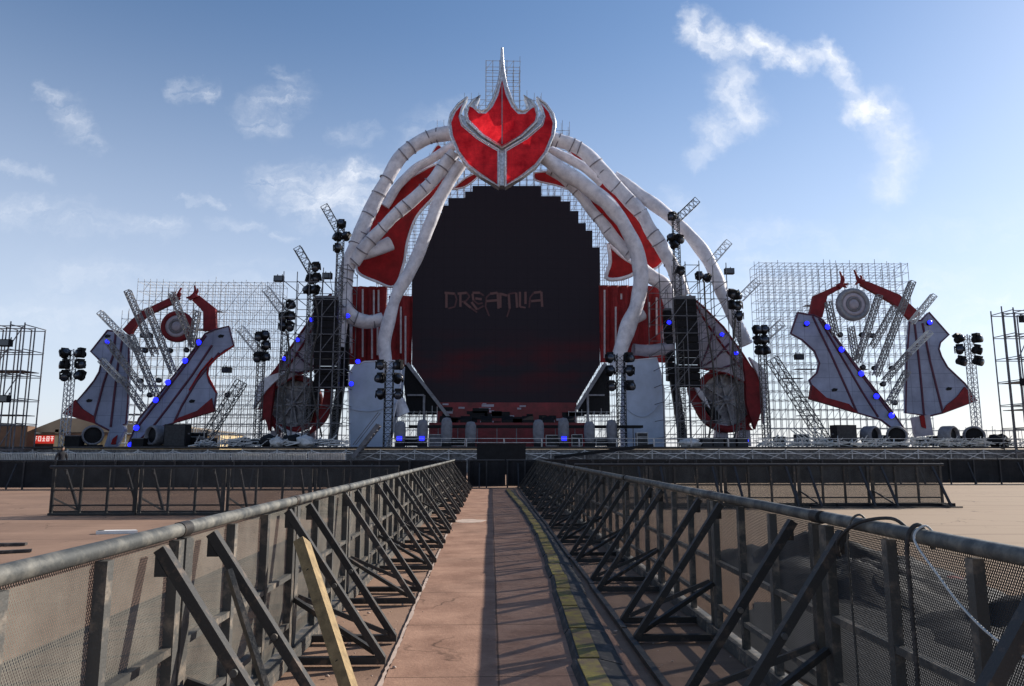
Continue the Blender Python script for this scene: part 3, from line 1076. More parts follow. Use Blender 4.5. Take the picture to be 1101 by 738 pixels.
white_tube([(492, 142), (472, 145), (454, 151), (432, 168), (413, 198), (397, 230), (386, 255), (375, 284), (370, 314), (367, 345), (362, 372)], 9.0, (62, 63), 'outermost white tube with dark seam bands left of the emblem', 15)
white_tube([(488, 164), (470, 188), (448, 211), (421, 235), (394, 264), (380, 283)], 8.0, (61, 62.6), 'slanting white banded tube crossing the left red membrane', 10, seed=3)
white_tube([(495, 176), (476, 208), (462, 241), (446, 281), (428, 314), (416, 354), (414, 384), (419, 412), (434, 446)], 8.0, (61.5, 63), 'long plain white tube running down the left edge of the screen', 0, seed=5)
white_tube([(489, 156), (466, 170), (446, 182), (428, 200), (414, 222)], 5.5, (64.4, 65), 'pale inner tube behind the banded tubes left of the emblem', 0, seed=6)
white_tube([(370, 332), (381, 342), (396, 346), (411, 344)], 8.5, (62.5, 63.5), 'short white tube stub branching to the right in front of the left curtain', 2, seed=7)
white_tube([(391, 272), (404, 269), (420, 262)], 8.5, (63, 64), 'stubby grey white tube end lying on the left red membrane', 0, seed=8)
white_tube([(588, 149), (600, 151), (615, 156), (634, 168), (650, 187), (667, 206), (688, 228), (702, 252), (716, 274), (727, 295), (734, 318)], 9.0, (62, 63), 'thick white tube with dark seam bands right of the emblem', 14, seed=9)
white_tube([(590, 160), (604, 167), (629, 181), (648, 197)], 6.0, (64, 65), 'pale inner tube behind the banded tube right of the emblem', 0, seed=10)
white_tube([(582, 168), (610, 187), (634, 203), (659, 225), (675, 249), (686, 276), (689, 303), (684, 330), (675, 352), (667, 378), (662, 400)], 9.5, (61, 63), 'long plain white tube curling down in front of the right curtain', 0, seed=11)
white_tube([(590, 181), (606, 190), (621, 206), (640, 230), (659, 255), (680, 276)], 7.5, (62.8, 63), 'white banded tube along the upper right edge of the screen', 6, seed=12)
white_tube([(660, 190), (694, 214), (724, 237), (745, 257), (764, 285), (778, 318), (790, 345), (803, 371)], 8.0, (63.4, 62), 'outermost long plain white tube sweeping down to the far right', 0, seed=13)
white_tube([(690, 288), (702, 299), (714, 308), (722, 332), (724, 352)], 9.0, (64.2, 65), 'bluish white tube piece at the top corner of the right curtain', 1, seed=14)
white_tube([(681, 376), (700, 377), (722, 374)], 7.5, (63.5, 64), 'short lilac tube lying on top of the right pale block', 1, m_=M_LAV, seed=15)
white_tube([(676, 344), (684, 341), (691, 338)], 7.5, (63.6, 64), 'round white tube knob behind the curling tube right of the screen', 0, seed=16)

# white fins beside the curtains
for pts, lab in (([(362, 338), (372, 336), (379, 345), (376, 372), (367, 400), (362, 396)], 'white pointed fabric fin left of the left curtain'),
                 ([(716, 316), (727, 330), (726, 372), (718, 390), (713, 360)], 'white pointed fabric fin right of the right curtain')):
    single('fabric_fin', MB().prism([W(x, y, 65.6) for x, y in pts], .4), M_WHITEFAB, lab, 'fabric fin')

# ------------------------------------------------------------------ red membranes


def membrane(pts, Y, lab, rim=1.6, bulge=.5, m_=None):
    poly = [W(x, y, Y) for x, y in pts]
    c = sum(poly, V()) / len(poly)
    t = thing('red_membrane', lab, 'fabric sail', (c.x, Y, min(p.z for p in poly)), 'red fabric sails between the tubes')
    mb = MB()
    loop = spline(poly + [poly[0]], 4)[:-1]
    n = len(loop)
    # shrink towards a medial pole in a few rings so the cloth is stretched, front and back
    from mathutils.geometry import tessellate_polygon
    tri = tessellate_polygon([loop])
    th = V((0, .06, 0))
    fr = [p.copy() for p in loop]
    bk = [p + th for p in loop]
    fs = []
    for a, b_, c_ in tri:
        nn = (loop[b_] - loop[a]).cross(loop[c_] - loop[a])
        fs.append((a, b_, c_) if nn.y < 0 else (a, c_, b_))
    mb.add(fr, fs)
    mb.add(bk, [tuple(reversed(f)) for f in fs])
    link('cloth', mb, m_ or M_REDFAB, t)
    link('edge_piping', MB().tube(loop + [loop[0]], rim * Y / FPX, 8, True, False), M_WHITEFAB, t)
    return t


membrane([(481, 188), (467, 211), (448, 233), (438, 260), (434, 284), (424, 308), (405, 303), (385, 293), (384, 276), (390, 256), (398, 234), (408, 218), (428, 200), (450, 186), (470, 177)], 65.5, 'large red sail between the left tubes with white edge', 1.5)
membrane([(462, 169), (471, 156), (478, 166), (470, 171)], 66.5, 'tiny red sail peeping above the left tubes', .6)
membrane([(486, 204), (500, 192), (514, 186), (512, 192), (500, 201)], 66, 'small red sail under the left side of the emblem', 1.0)
membrane([(574, 186), (594, 185), (610, 194), (618, 205), (596, 199), (576, 194)], 66, 'narrow red sail under the right side of the emblem', 1.0)
membrane([(628, 206), (645, 215), (661, 231), (670, 247), (675, 264), (660, 250), (645, 234), (632, 218)], 62.6, 'spindle shaped red sail between two tubes right of the screen', 1.0)
membrane([(654, 262), (669, 276), (682, 285), (682, 294), (667, 300), (652, 299), (656, 282)], 65, 'rounded red sail with thick white edge above the right curtain', 2.2)
membrane([(640, 190), (662, 205), (684, 226), (699, 245), (707, 258), (714, 278), (702, 290), (688, 284), (678, 254), (664, 231), (648, 212)], 66.2, 'long dark red sail behind the thick right tube', 1.2, m_=M_REDFAB)
membrane([(610, 162), (621, 162), (636, 174), (622, 172)], 66.5, 'tiny red sail beneath the top of the right tube', .8)

# ------------------------------------------------------------------ emblem
YE = 60.0


def E(X, Y_, yy=YE):
    return W(470 + X / 4.614, 50 + Y_ / 4.614, yy)


def mir(pts, cx_=322):
    return pts + [(2 * cx_ - x, y) for x, y in reversed(pts) if abs(x - cx_) > .5]


c0 = E(322, 700)
em = thing('flame_emblem', 'giant red and silver flame shield crowning the stage arch', 'emblem', (c0.x, YE, c0.z))
half = [(322, 8), (329, 110), (343, 190), (368, 262), (398, 312), (425, 322), (448, 312), (455, 292), (432, 244), (468, 268), (492, 300), (499, 335), (494, 372), (420, 444), (322, 504)]
hred = [(322, 165), (340, 240), (368, 300), (402, 336), (438, 335), (468, 308), (482, 302), (491, 338), (485, 368), (414, 437), (322, 493)]


def ring(outer, inner, i0):
    """outer outline, then back round the inner one: a frame with an open middle"""
    o = outer[i0:] + outer[:i0]
    k = min(range(len(inner)), key=lambda j: (inner[j][0] - o[0][0]) ** 2 + (inner[j][1] - o[0][1]) ** 2)
    n_ = inner[k:] + inner[:k]
    return o + [(o[0][0] + .2, o[0][1])] + [(n_[0][0] + .2, n_[0][1])] + n_[1:][::-1] + [n_[0]]


link('centre_frame', MB().prism([E(*p) for p in ring(mir(half), mir(hred), len(half) - 1)], .9), M_CHROME, em)
# pane as two facets meeting on the centre line, proud of the frame


def facet(poly2d, ridge, dy_edge, dy_ridge):
    mb = MB()
    pts = [E(x, y, YE - dy_edge) for x, y in poly2d]
    rp = [E(x, y, YE - dy_ridge) for x, y in ridge]
    return mb, pts, rp


pl = [E(x, y, YE - .12 - (.45 if x == 322 else 0) * (1 if y > 200 else .2)) for x, y in hred]
mb = MB()
from mathutils.geometry import tessellate_polygon
for sgn in (1, -1):
    pp = [V((p.x if sgn > 0 else 2 * E(322, 300, YE).x - p.x, p.y, p.z)) for p in pl]
    tri = tessellate_polygon([pp])
    fs = []
    for a, b_, c_ in tri:
        nn = (pp[b_] - pp[a]).cross(pp[c_] - pp[a])
        fs.append((a, b_, c_) if nn.y < 0 else (a, c_, b_))
    mb.add(pp, fs)
link('red_pane', mb, M_REDPANE, em)
ridge_top = E(322, 190, YE - .3)
link('pane_rib', MB().tube([E(322, 190, YE - .28), E(322, 484, YE - .6)], .05, 6), M_STEELGREY, em)
cres = [(150, 252), (104, 286), (68, 335), (57, 385), (66, 440), (100, 525), (150, 592), (220, 645), (306, 697), (306, 512), (204, 452), (128, 388), (112, 348), (120, 310)]
cred = [(132, 280), (92, 325), (70, 378), (78, 438), (112, 520), (160, 583), (226, 634), (298, 682), (298, 520), (197, 461), (119, 394), (104, 345)]
for sgn in (0, 1):
    f = (lambda p: (644 - p[0], p[1])) if sgn else (lambda p: p)
    link('side_frame', MB().prism([E(*f(p)) for p in ring(cres, cred, 8)], .9), M_CHROME, em)
    pp = [E(*f(p), YE - .14) for p in cred]
    ctr = E(*f((205, 545)), YE - .55)
    mb = MB()
    n = len(pp)
    tri = tessellate_polygon([pp])
    fs = []
    for a, b_, c_ in tri:
        nn = (pp[b_] - pp[a]).cross(pp[c_] - pp[a])
        fs.append((a, b_, c_) if nn.y < 0 else (a, c_, b_))
    mb.add(pp, fs)
    mb.add([p + V((0, .1, 0)) for p in pp] + pp, [(i, (i + 1) % n, n + (i + 1) % n, n + i) for i in range(n)])
    link('red_pane', mb, M_REDPANE, em)
# rims standing proud round every frame
for pts in (mir(half), cres, [(644 - x, y) for x, y in cres]):
    lp = [E(x, y, YE - .06) for x, y in pts]
    link('rim', MB().tube(lp + [lp[0]], .10, 8, True, False), M_CHROME, em)
# lattice back carrying the three pieces
bk = [(110, 330), (140, 350), (214, 440), (322, 498), (430, 440), (504, 350), (534, 330), (540, 360), (440, 460), (343, 515), (343, 690), (301, 690), (301, 515), (204, 460), (104, 360)]
link('back_lattice', MB().prism([E(x, y, YE + .22) for x, y in bk], .9), M_CHROME, em)

# ------------------------------------------------------------------ pale wrapped blocks
for poly, lab in (([(376, 487), (375, 402), (381, 393), (392, 389), (424, 388), (432, 392), (430, 420), (416, 466), (412, 487)], 'left pale blue cloth wrapped block beside the screen'),
                  ([(672, 480), (673, 388), (706, 385), (710, 400), (714, 422), (714, 480)], 'right pale blue cloth wrapped block beside the screen')):
    pts = [W(x, y, 62.2) for x, y in poly]
    lo = min(p.z for p in pts)
    for p in pts:
        if p.z < ZD + 1.2:
            p.z = ZD
    c = sum(pts, V()) / len(pts)
    t = thing('wrapped_block', lab, 'wrapped block', (c.x, 62.2, ZD), 'pale wrapped blocks beside the screen')
    mb = MB()
    loop = []
    for i in range(len(pts)):
        a, b_ = pts[i], pts[(i + 1) % len(pts)]
        k = max(1, int((b_ - a).length / .6))
        loop += [a.lerp(b_, j / k) for j in range(k)]
    mb.prism(loop, 2.4)
    link('cloth_body', mb, M_PALEBLOCK, t)
    lp = [p + V((0, -.02, 0)) for p in pts]
    link('edge_seam', MB().tube(lp + [lp[0]], .07, 6, True, False), M_WHITEFAB, t)
    zz = W(700, 440, 62.2).z
    xs_ = [p.x for p in pts]
    mb = MB()
    n = 14
    prev = None
    a_, b2_ = min(xs_) + .25, max(xs_) - .4
    for i in range(n + 1):
        x = a_ + (b2_ - a_) * i / n
        q = (x, zz - .9 * math.sin(math.pi * i / n) * (1 if lab[0] == 'r' else .5) + (.5 * i / n))
        if prev:
            mb.beam((prev[0], 62.15, prev[1]), (q[0], 62.15, q[1]), .06, .12, up=(0, 1, 0))
        prev = q
    link('sag_fold', mb, M_PALEBLOCK, t)

# ------------------------------------------------------------------ truss helper


def truss_mb(a, b_, w_=.4, step=None, r=.045, lace=.55):
    a, b_ = V(a), V(b_)
    d = b_ - a
    L = d.length
    d.normalize()
    up = V((0, 1, 0))
    x = d.cross(up).normalized() * (w_ / 2)
    y = up * (w_ / 2)
    cs = [x + y, x - y, -x - y, -x + y]
    mb = MB()
    for c in cs:
        mb.rod(a + c, b_ + c, r)
    n = max(2, int(L / (step or w_ * .8)))
    for i in range(n):
        p, q = a + d * (L * i / n), a + d * (L * (i + 1) / n)
        for k in range(4):
            c1, c2 = cs[k], cs[(k + 1) % 4]
            mb.rod(p + c1, q + c2, r * lace)
            mb.rod(p + c1, p + c2, r * lace)
    return mb


def truss(name, pa, pb, Ya, Yb, lab, w_=.42, m_=None, group=None, r=.055):
    mb = truss_mb(W(*pa, Ya), W(*pb, Yb), w_, w_ * .78, r * .9, .62)
    return single(name, mb, m_ or M_TRUSS, lab, 'truss', None, group)


def ZP(X, Y_, s_=3.69, ox=60, oy=290):
    return (ox + X / s_, oy + Y_ / s_)


LT = [((175, 170), (330, 330), 1), ((285, 85), (395, 340), 0), ((365, 155), (468, 412), 0), ((460, 95), (548, 305), 0), ((562, 165), (538, 310), 0),
      ((298, 262), (400, 500), 0), ((205, 285), (350, 480), 0), ((180, 360), (262, 445), 1), ((262, 430), (352, 560), 0)]
for i, (a, b_, brt) in enumerate(LT):
    truss('lattice_truss', ZP(*a), ZP(*b_), 60.2, 61.2, '%s slanted lattice truss counted from the left across the left figure, %s' % (ORD[i], 'bright silver' if brt else 'dull grey'), .42, M_TRUSS if brt else M_SLANT, 'slanted trusses of the left wing')
truss('lattice_truss', ZP(738, 445), ZP(578, 700), 61, 61, 'long dark lattice truss leaning right between left figure and left wheel', .75, M_DKTRUSS, 'slanted trusses of the left wing', .05)
RT = [((185, 165), (218, 300), 0), ((275, 265), (298, 395), 0), ((388, 140), (300, 405), 0), ((450, 185), (360, 345), 0), ((520, 85), (375, 460), 0),
      ((605, 140), (515, 250), 1), ((590, 285), (505, 370), 1), ((505, 370), (410, 480), 0), ((500, 440), (425, 570), 0)]
for i, (a, b_, brt) in enumerate(RT):
    f = lambda p: ZP(p[0], p[1], 3.69, 840, 280)
    truss('lattice_truss', f(a), f(b_), 60.2, 61.2, '%s slanted lattice truss counted from the left across the right figure, %s' % (ORD[i], 'bright silver' if brt else 'dull grey'), .42, M_TRUSS if brt else M_SLANT, 'slanted trusses of the right wing')
truss('lattice_truss', (830, 386), (888, 476), 61, 61, 'long dark lattice truss leaning left between right wheel and right figure', .8, M_DKTRUSS, 'slanted trusses of the right wing', .05)

# ------------------------------------------------------------------ armed figures on the wings


def flat(parent, name, pts, Y, th, m_):
    return link(name, MB().prism([W(x, y, Y) for x, y in pts], th), m_, parent)


def line(parent, name, pts, Y, r, m_):
    return link(name, MB().tube([W(x, y, Y) for x, y in pts], r, 6, True, True), m_, parent)


def outline_closed(pts):
    return pts + [pts[0]]


def figure(f, dress, arms, Y, lab):
    """dress: list of dicts; f maps zoom coordinates to photo pixels"""
    for d in dress:
        P2 = [f(p) for p in d['outline']]
        c = W(*P2[0], Y)
        xs_ = [W(*p, Y) for p in P2]
        t = thing('gown_panel', d['label'], 'stage panel', (sum(p.x for p in xs_) / len(xs_), Y, min(p.z for p in xs_)))
        flat(t, 'panel', P2, Y, .35, M_DRESS)
        line(t, 'edge_piping', outline_closed(P2), Y - .03, .075, M_DRESSLINE)
        for h in d['hem']:
            flat(t, 'red_hem', [f(p) for p in h], Y - .12, .5, M_DRKRED)
        for ln in d['lines']:
            line(t, 'seam_piping', [f(p) for p in ln], Y - .02, .10, M_DRESSLINE)
        for ln in d.get('red', []):
            line(t, 'red_piping', [f(p) for p in ln], Y - .06, .08, M_REDFAB)
        for q in d.get('eyes', []):
            X, Z = q
            flat(t, 'dark_slit', [f(p) for p in ((X - 13, Z + 2), (X - 3, Z - 5), (X + 13, Z - 2), (X + 8, Z + 7), (X - 8, Z + 9))], Y - .04, .08, M_BLACK)
    for a in arms:
        P2 = [f(p) for p in a['outline']]
        xs_ = [W(*p, Y + .2) for p in P2]
        t = thing('raised_arm', a['label'], 'stage arm', (sum(p.x for p in xs_) / len(xs_), Y + .2, min(p.z for p in xs_)))
        flat(t, 'arm', P2, Y + .2, .45, M_DRKRED)
        for i, h in enumerate(a['hand']):
            P3 = spline([W(*f(p), Y + .25) for p in h], 3)
            link('palm' if i == 0 else 'finger', MB().tube(P3, [(.30 if i == 0 else .13) * (1 - .5 * j / len(P3)) for j in range(len(P3))], 8), M_DRKRED, t)


fL = lambda p: ZP(p[0], p[1])
figure(fL, [
    dict(label='left slate blue gown panel of the left figure with red corner hem', outline=[(205, 241), (245, 246), (290, 262), (286, 520), (278, 612), (235, 628), (215, 640), (150, 606), (80, 525), (120, 480), (152, 440), (172, 405), (180, 366), (138, 325)],
         hem=[[(76, 516), (100, 550), (150, 582), (156, 612), (24, 572)]],
         lines=[[(238, 250), (228, 340), (190, 450), (150, 600)], [(268, 258), (245, 390), (232, 500), (218, 625)]], eyes=[(132, 518), (205, 262)]),
    dict(label='right slate blue gown panel of the left figure edged with blue lamps', outline=[(592, 255), (632, 238), (686, 224), (706, 302), (672, 320), (640, 345), (606, 382), (600, 410), (608, 446), (638, 490), (626, 560), (470, 608), (372, 638), (300, 705), (288, 690), (330, 590), (430, 470), (530, 340)],
         hem=[[(618, 510), (628, 562), (462, 610), (486, 588), (560, 560)]],
         lines=[[(596, 262), (520, 370), (430, 490), (322, 628)], [(620, 300), (540, 420), (450, 540), (376, 636)], [(648, 330), (560, 440), (500, 540), (470, 604)]],
         red=[[(622, 350), (575, 405), (530, 480)], [(706, 302), (640, 348), (604, 384), (602, 420), (638, 490)]], eyes=[(540, 520), (655, 262)]),
], [
    dict(label='left dark red arm of the left figure reaching to the right', outline=[(264, 238), (300, 198), (345, 162), (450, 112), (466, 132), (362, 180), (322, 216), (292, 262)],
         hand=[[(456, 122), (474, 112), (482, 104)], [(476, 110), (486, 95), (498, 72)], [(478, 110), (492, 104), (494, 92)], [(478, 114), (488, 118), (494, 112)], [(472, 108), (470, 98), (476, 90)]]),
    dict(label='right dark red arm of the left figure bent at the elbow', outline=[(584, 244), (584, 166), (540, 122), (566, 102), (632, 154), (636, 236)],
         hand=[[(556, 114), (550, 102), (546, 96)], [(548, 98), (553, 84), (551, 64)], [(552, 98), (562, 88), (562, 76)], [(544, 102), (530, 110), (518, 112)], [(546, 106), (536, 118), (528, 116)]]),
], 62.3, 'left')
fR = lambda p: ZP(p[0], p[1], 3.69, 840, 280)
figure(fR, [
    dict(label='left slate blue gown panel of the right figure edged with blue lamps', outline=[(66, 207), (100, 214), (130, 218), (165, 236), (300, 420), (440, 600), (505, 692), (470, 690), (398, 634), (290, 602), (118, 548), (122, 500), (112, 475), (142, 446), (152, 408), (132, 360), (84, 316), (38, 290)],
         hem=[[(124, 494), (180, 545), (270, 570), (304, 606), (116, 550)]],
         lines=[[(124, 222), (200, 380), (250, 490), (300, 602)], [(150, 232), (250, 400), (320, 520), (385, 622)], [(165, 240), (300, 430), (440, 615)]], eyes=[(212, 512), (100, 256)]),
    dict(label='right slate blue gown panel of the right figure with red corner hem', outline=[(510, 240), (556, 238), (586, 206), (666, 296), (632, 326), (626, 352), (636, 382), (660, 424), (730, 490), (776, 556), (640, 606), (590, 618), (494, 606), (498, 400)],
         hem=[[(728, 502), (778, 556), (638, 608), (656, 576), (700, 540)]],
         lines=[[(528, 244), (545, 390), (556, 500), (566, 612)], [(560, 250), (590, 400), (615, 500), (640, 600)]], eyes=[(666, 508), (588, 250)]),
], [
    dict(label='left dark red arm of the right figure bent at the elbow', outline=[(114, 216), (130, 140), (216, 102), (234, 114), (184, 142), (164, 226)],
         hand=[[(226, 106), (238, 98), (242, 92)], [(238, 92), (240, 70), (232, 44)], [(242, 90), (248, 78), (244, 62)], [(244, 94), (258, 96), (266, 92)], [(240, 98), (254, 106), (258, 106)]]),
    dict(label='right dark red arm of the right figure reaching to the left', outline=[(318, 78), (350, 86), (470, 136), (556, 214), (514, 236), (470, 190), (438, 166), (320, 98)],
         hand=[[(326, 88), (312, 82), (306, 76)], [(310, 80), (298, 60), (289, 38)], [(308, 82), (300, 72), (297, 58)], [(308, 86), (298, 92), (298, 98)], [(314, 78), (318, 68), (312, 60)]]),
], 62.3, 'right')

# discs
for (px, py, rp, lab, ring) in ((190, 351, 17, 'round dark red ringed drum disc between the arms of the left figure', M_DRKRED), (917.8, 327.4, 18.4, 'round grey ringed drum disc between the arms of the right figure', M_STEELGREY)):
    c = W(px, py, 61.9)
    r = rp * 61.9 / FPX
    t = thing('drum_disc', lab, 'disc', (c.x, c.y, c.z - r), 'ringed discs of the figures')
    link('outer_ring', MB().lathe(c, [(r, .35), (r, -.05), (r * .93, -.14), (r * .74, -.14), (r * .70, 0), (r * .7, .2)], 32, 'y'), ring, t)
    link('inner_ring', MB().lathe(c, [(r * .70, .2), (r * .70, -.05), (r * .52, -.10), (r * .46, 0), (r * .46, .2)], 32, 'y'), M_LAV, t)
    link('middle_ring', MB().lathe(c, [(r * .46, .2), (r * .46, -.06), (r * .36, -.16), (r * .34, .0), (r * .34, .2)], 32, 'y'), M_GREYCOVER, t)
    link('hub', MB().lathe(c, [(r * .34, .2), (r * .34, -.05), (r * .2, -.18), (0.0, -.2)], 24, 'y'), M_LAV, t)

# feet of the figures
for pts, lab in (([(112, 480), (118, 462), (130, 456), (134, 462), (124, 482)], 'slate blue pointed foot with red flash under the left figure'),
                 ([(982, 449), (1000, 446), (1004, 468), (986, 470)], 'grey and red foot block under the right gown panel of the right figure')):
    P3 = [W(x, y, 62.0) for x, y in pts]
    t = thing('figure_foot', lab, 'stage foot', (sum(p.x for p in P3) / len(P3), 62, min(p.z for p in P3)))
    flat(t, 'block', pts, 62.0, .5, M_LAV if pts[0][0] > 500 else M_DRESS)
    x0 = pts[0][0]
    flat(t, 'red_flash', [(x0 + 7, pts[0][1] - 2), (x0 + 12, pts[0][1] - 2), (x0 + 14, pts[0][1] + 12 if x0 > 500 else pts[0][1] - 12), (x0 + 9, pts[0][1] + 10 if x0 > 500 else pts[0][1] - 8)], 61.9, .08, M_REDFAB)

# ------------------------------------------------------------------ claw wheels beside the speaker towers


def wheel(px, py, rp, lab, flip):
    Y = 64.6
    c = W(px, py, Y)
    r = rp * Y / FPX
    t = thing('claw_wheel', lab, 'wheel', (c.x, Y, c.z - r), 'spoked claw wheels')
    link('rim', MB().lathe(c, [(r, .5), (r * 1.02, 0), (r * .96, -.25), (r * .84, -.25), (r * .80, 0), (r * .80, .5)], 40, 'y'), M_DRKRED, t)
    link('disc', MB().add([c + V((0, .28, 0))] + [c + V((math.cos(k * math.pi / 20) * r * .81, .3, math.sin(k * math.pi / 20) * r * .81)) for k in range(40)], [(0, 1 + k, 1 + (k + 1) % 40) for k in range(40)]), M_WHEELFILM, t)
    for k in range(8):
        a = math.pi * 2 * k / 8 + .2
        link('spoke', MB().beam(c + V((math.cos(a) * r * .06, .12, math.sin(a) * r * .06)), c + V((math.cos(a) * r * .82, .12, math.sin(a) * r * .82)), .14, .2, up=(0, 1, 0)), M_STEELGREY, t)
    link('hub', MB().lathe(c, [(r * .12, .3), (r * .12, -.05), (0, -.1)], 16, 'y'), M_STEELGREY, t)
    for k in range(7):
        a = (math.pi if not flip else 0) + (k - 3) * .34 * (1 if flip else -1)
        o = V((math.cos(a), 0, math.sin(a)))
        s_ = V((-math.sin(a), 0, math.cos(a)))
        link('claw', MB().prism([c + o * r * .98 - s_ * .45, c + o * r * .98 + s_ * .45, c + o * r * 1.22 + s_ * .55], .3), M_DRKRED, t)


wheel(315, 434, 31, 'spoked dark red claw wheel left of the screen', False)
wheel(781, 430, 35, 'spoked dark red claw wheel right of the screen', True)

# curved claws sweeping round the wheels
def sickle(pts_o, pts_i, Y, m_, lab):
    o_ = spline([W(x, y, Y) for x, y in pts_o], 5)
    i_ = spline([W(x, y, Y) for x, y in pts_i], 5)
    poly = o_ + i_[::-1][1:-1]
    t = single('curved_claw', MB().prism(poly, .5), m_, lab, 'stage claw', None, 'curved claws round the wheels')
    return t


sickle([(304, 388), (287, 408), (281, 436), (290, 464)], [(304, 388), (296, 412), (292, 438), (290, 464)], 63.6, M_DRKRED, 'dark red curved claw on the outer side of the left wheel')
sickle([(310, 398), (280, 410), (272, 440)], [(310, 398), (288, 418), (272, 440)], 63.4, M_WHITEFAB, 'thin white curved claw farthest left of the left wheel')
sickle([(348, 398), (357, 422), (350, 452), (328, 470)], [(348, 398), (348, 424), (342, 448), (328, 470)], 63.6, M_DRKRED, 'dark red curved claw between left wheel and left pale block')
sickle([(296, 456), (312, 470), (332, 466)], [(296, 456), (313, 464), (332, 466)], 63.5, M_WHITEFAB, 'thin white crescent along the bottom of the left wheel')
sickle([(798, 384), (814, 402), (821, 430), (812, 462)], [(798, 384), (802, 408), (803, 434), (812, 462)], 63.6, M_DRKRED, 'dark red curved claw on the outer side of the right wheel')
sickle([(806, 384), (824, 404), (822, 456)], [(806, 384), (818, 412), (822, 456)], 63.4, M_WHITEFAB, 'thin white curved claw farthest right of the right wheel')
sickle([(748, 398), (740, 418), (752, 446), (776, 466)], [(748, 398), (750, 420), (760, 444), (776, 466)], 63.6, M_DRKRED, 'dark red curved claw between right wheel and right pale block')
sickle([(744, 408), (752, 426), (764, 440)], [(744, 408), (757, 424), (764, 440)], 63.3, M_WHITEFAB, 'short white crescent at the upper left of the right wheel')

# lavender feather panels above the wheels
for pts, lab in (([(356, 316), (346, 326), (318, 366), (296, 398), (280, 425), (292, 420), (318, 404), (342, 396), (352, 360)], 'lavender feather shaped panel above the left claw wheel'),
                 ([(742, 318), (756, 330), (778, 352), (798, 380), (818, 412), (806, 414), (782, 402), (752, 396), (744, 360)], 'lavender feather shaped panel above the right claw wheel')):
    P3 = [W(x, y, 64) for x, y in pts]
    t = thing('feather_panel', lab, 'stage panel', (sum(p.x for p in P3) / len(P3), 64, min(p.z for p in P3)))
    flat(t, 'panel', pts, 64, .3, M_LAV)
    line(t, 'edge_piping', outline_closed(pts), 63.97, .10, M_DRKRED)
    m1 = [((pts[0][0] * (1 - k) + pts[4][0] * k) + (6 if pts[0][0] < 500 else -6) * math.sin(k * 3), pts[0][1] * (1 - k) + pts[4][1] * k + 6 * k) for k in (.1, .35, .6, .85)]
    line(t, 'rib_piping', m1, 63.95, .10, M_DRKRED)
    for k in (.35, .55, .75):
        a = pts[0][0] * (1 - k) + pts[4][0] * k, pts[0][1] * (1 - k) + pts[4][1] * k
        b_ = pts[7]
        line(t, 'rib_piping', [a, ((a[0] + b_[0]) / 2, (a[1] + b_[1]) / 2 + 4), b_], 63.94, .09, M_DRESSLINE)
# dark diagonal legs under the speaker towers
for a, b_, lab in (((370, 392), (357, 478), 'black slanted leg left of the left pale block'), ((722, 392), (735, 478), 'black slanted leg right of the right pale block'),
                   ((345, 400), (330, 452), 'black slanted strut beside the left claw wheel'), ((742, 412), (772, 452), 'black slanted strut beside the right claw wheel')):
    single('slanted_leg', MB().beam(W(*a, 63.9), W(*b_, 63.9), .7, .5, up=(0, 1, 0)), M_BLACK, lab, 'strut')
for px, lab in ((296, 'left'), (333, 'right')):
    single('wheel_foot', MB().prism([W(px - 5, 463, 64.8), W(px + 5, 463, 64.8), W(px + 7, 482, 64.8), W(px - 7, 482, 64.8)], 1.0), M_LAV, '%s lavender foot under the left claw wheel' % lab, 'foot')
for px, lab in ((777, 'left'), (801, 'right')):
    single('wheel_foot', MB().prism([W(px - 5, 456, 64.8), W(px + 5, 456, 64.8), W(px + 7, 480, 64.8), W(px - 7, 480, 64.8)], 1.0), M_LAV, '%s lavender foot under the right claw wheel' % lab, 'foot')

# ------------------------------------------------------------------ line arrays


def line_array(px, ytop, ybot, Y, wpx, lab, curve, nb=12):
    wm = wpx * Y / FPX
    top, bot = W(px, ytop, Y), W(px, ybot, Y)
    t = thing('line_array', lab, 'loudspeakers', (top.x, Y, bot.z), 'hanging line arrays')
    h = (top.z - bot.z) / nb
    for i in range(nb):
        f = i / (nb - 1)
        tilt = curve * f * f
        c = V((top.x + .02 * i, Y + .6 * f * f * curve * 3, top.z - h * (i + .5)))
        m3 = Matrix.Rotation(tilt, 3, 'X')
        cab = link('cabinet', MB().box(c, (wm, .8, h * .94), m3), M_BLACK, t)
        mbg = MB()
        mbg.box(c + m3 @ V((0, -.42, 0)), (wm * .9, .03, h * .72), m3)
        link('grille', mbg, M_GRILLE, cab)
    link('bumper', MB().box((top.x, Y, top.z + .12), (wm * .95, .9, .2)), M_DKTUBE, t)
    for sx in (-1, 1):
        link('chain', MB().rod((top.x + sx * wm * .3, Y, top.z + .2), (top.x + sx * wm * .1, Y, top.z + 2.0), .03), M_DKTUBE, t)
    return t


line_array(351, 322, 418, 60.0, 25, 'wide black line array hanging in the left speaker tower', .22)
line_array(371, 332, 416, 63.9, 8, 'narrow black line array beside the left curtain', .15, 11)
line_array(736, 322, 416, 60.0, 23, 'wide black line array hanging in the right speaker tower', .22)
line_array(717, 335, 410, 63.9, 8, 'narrow black line array beside the right curtain', .15, 11)

# ------------------------------------------------------------------ lamps
proto = None
SPOTN = 0


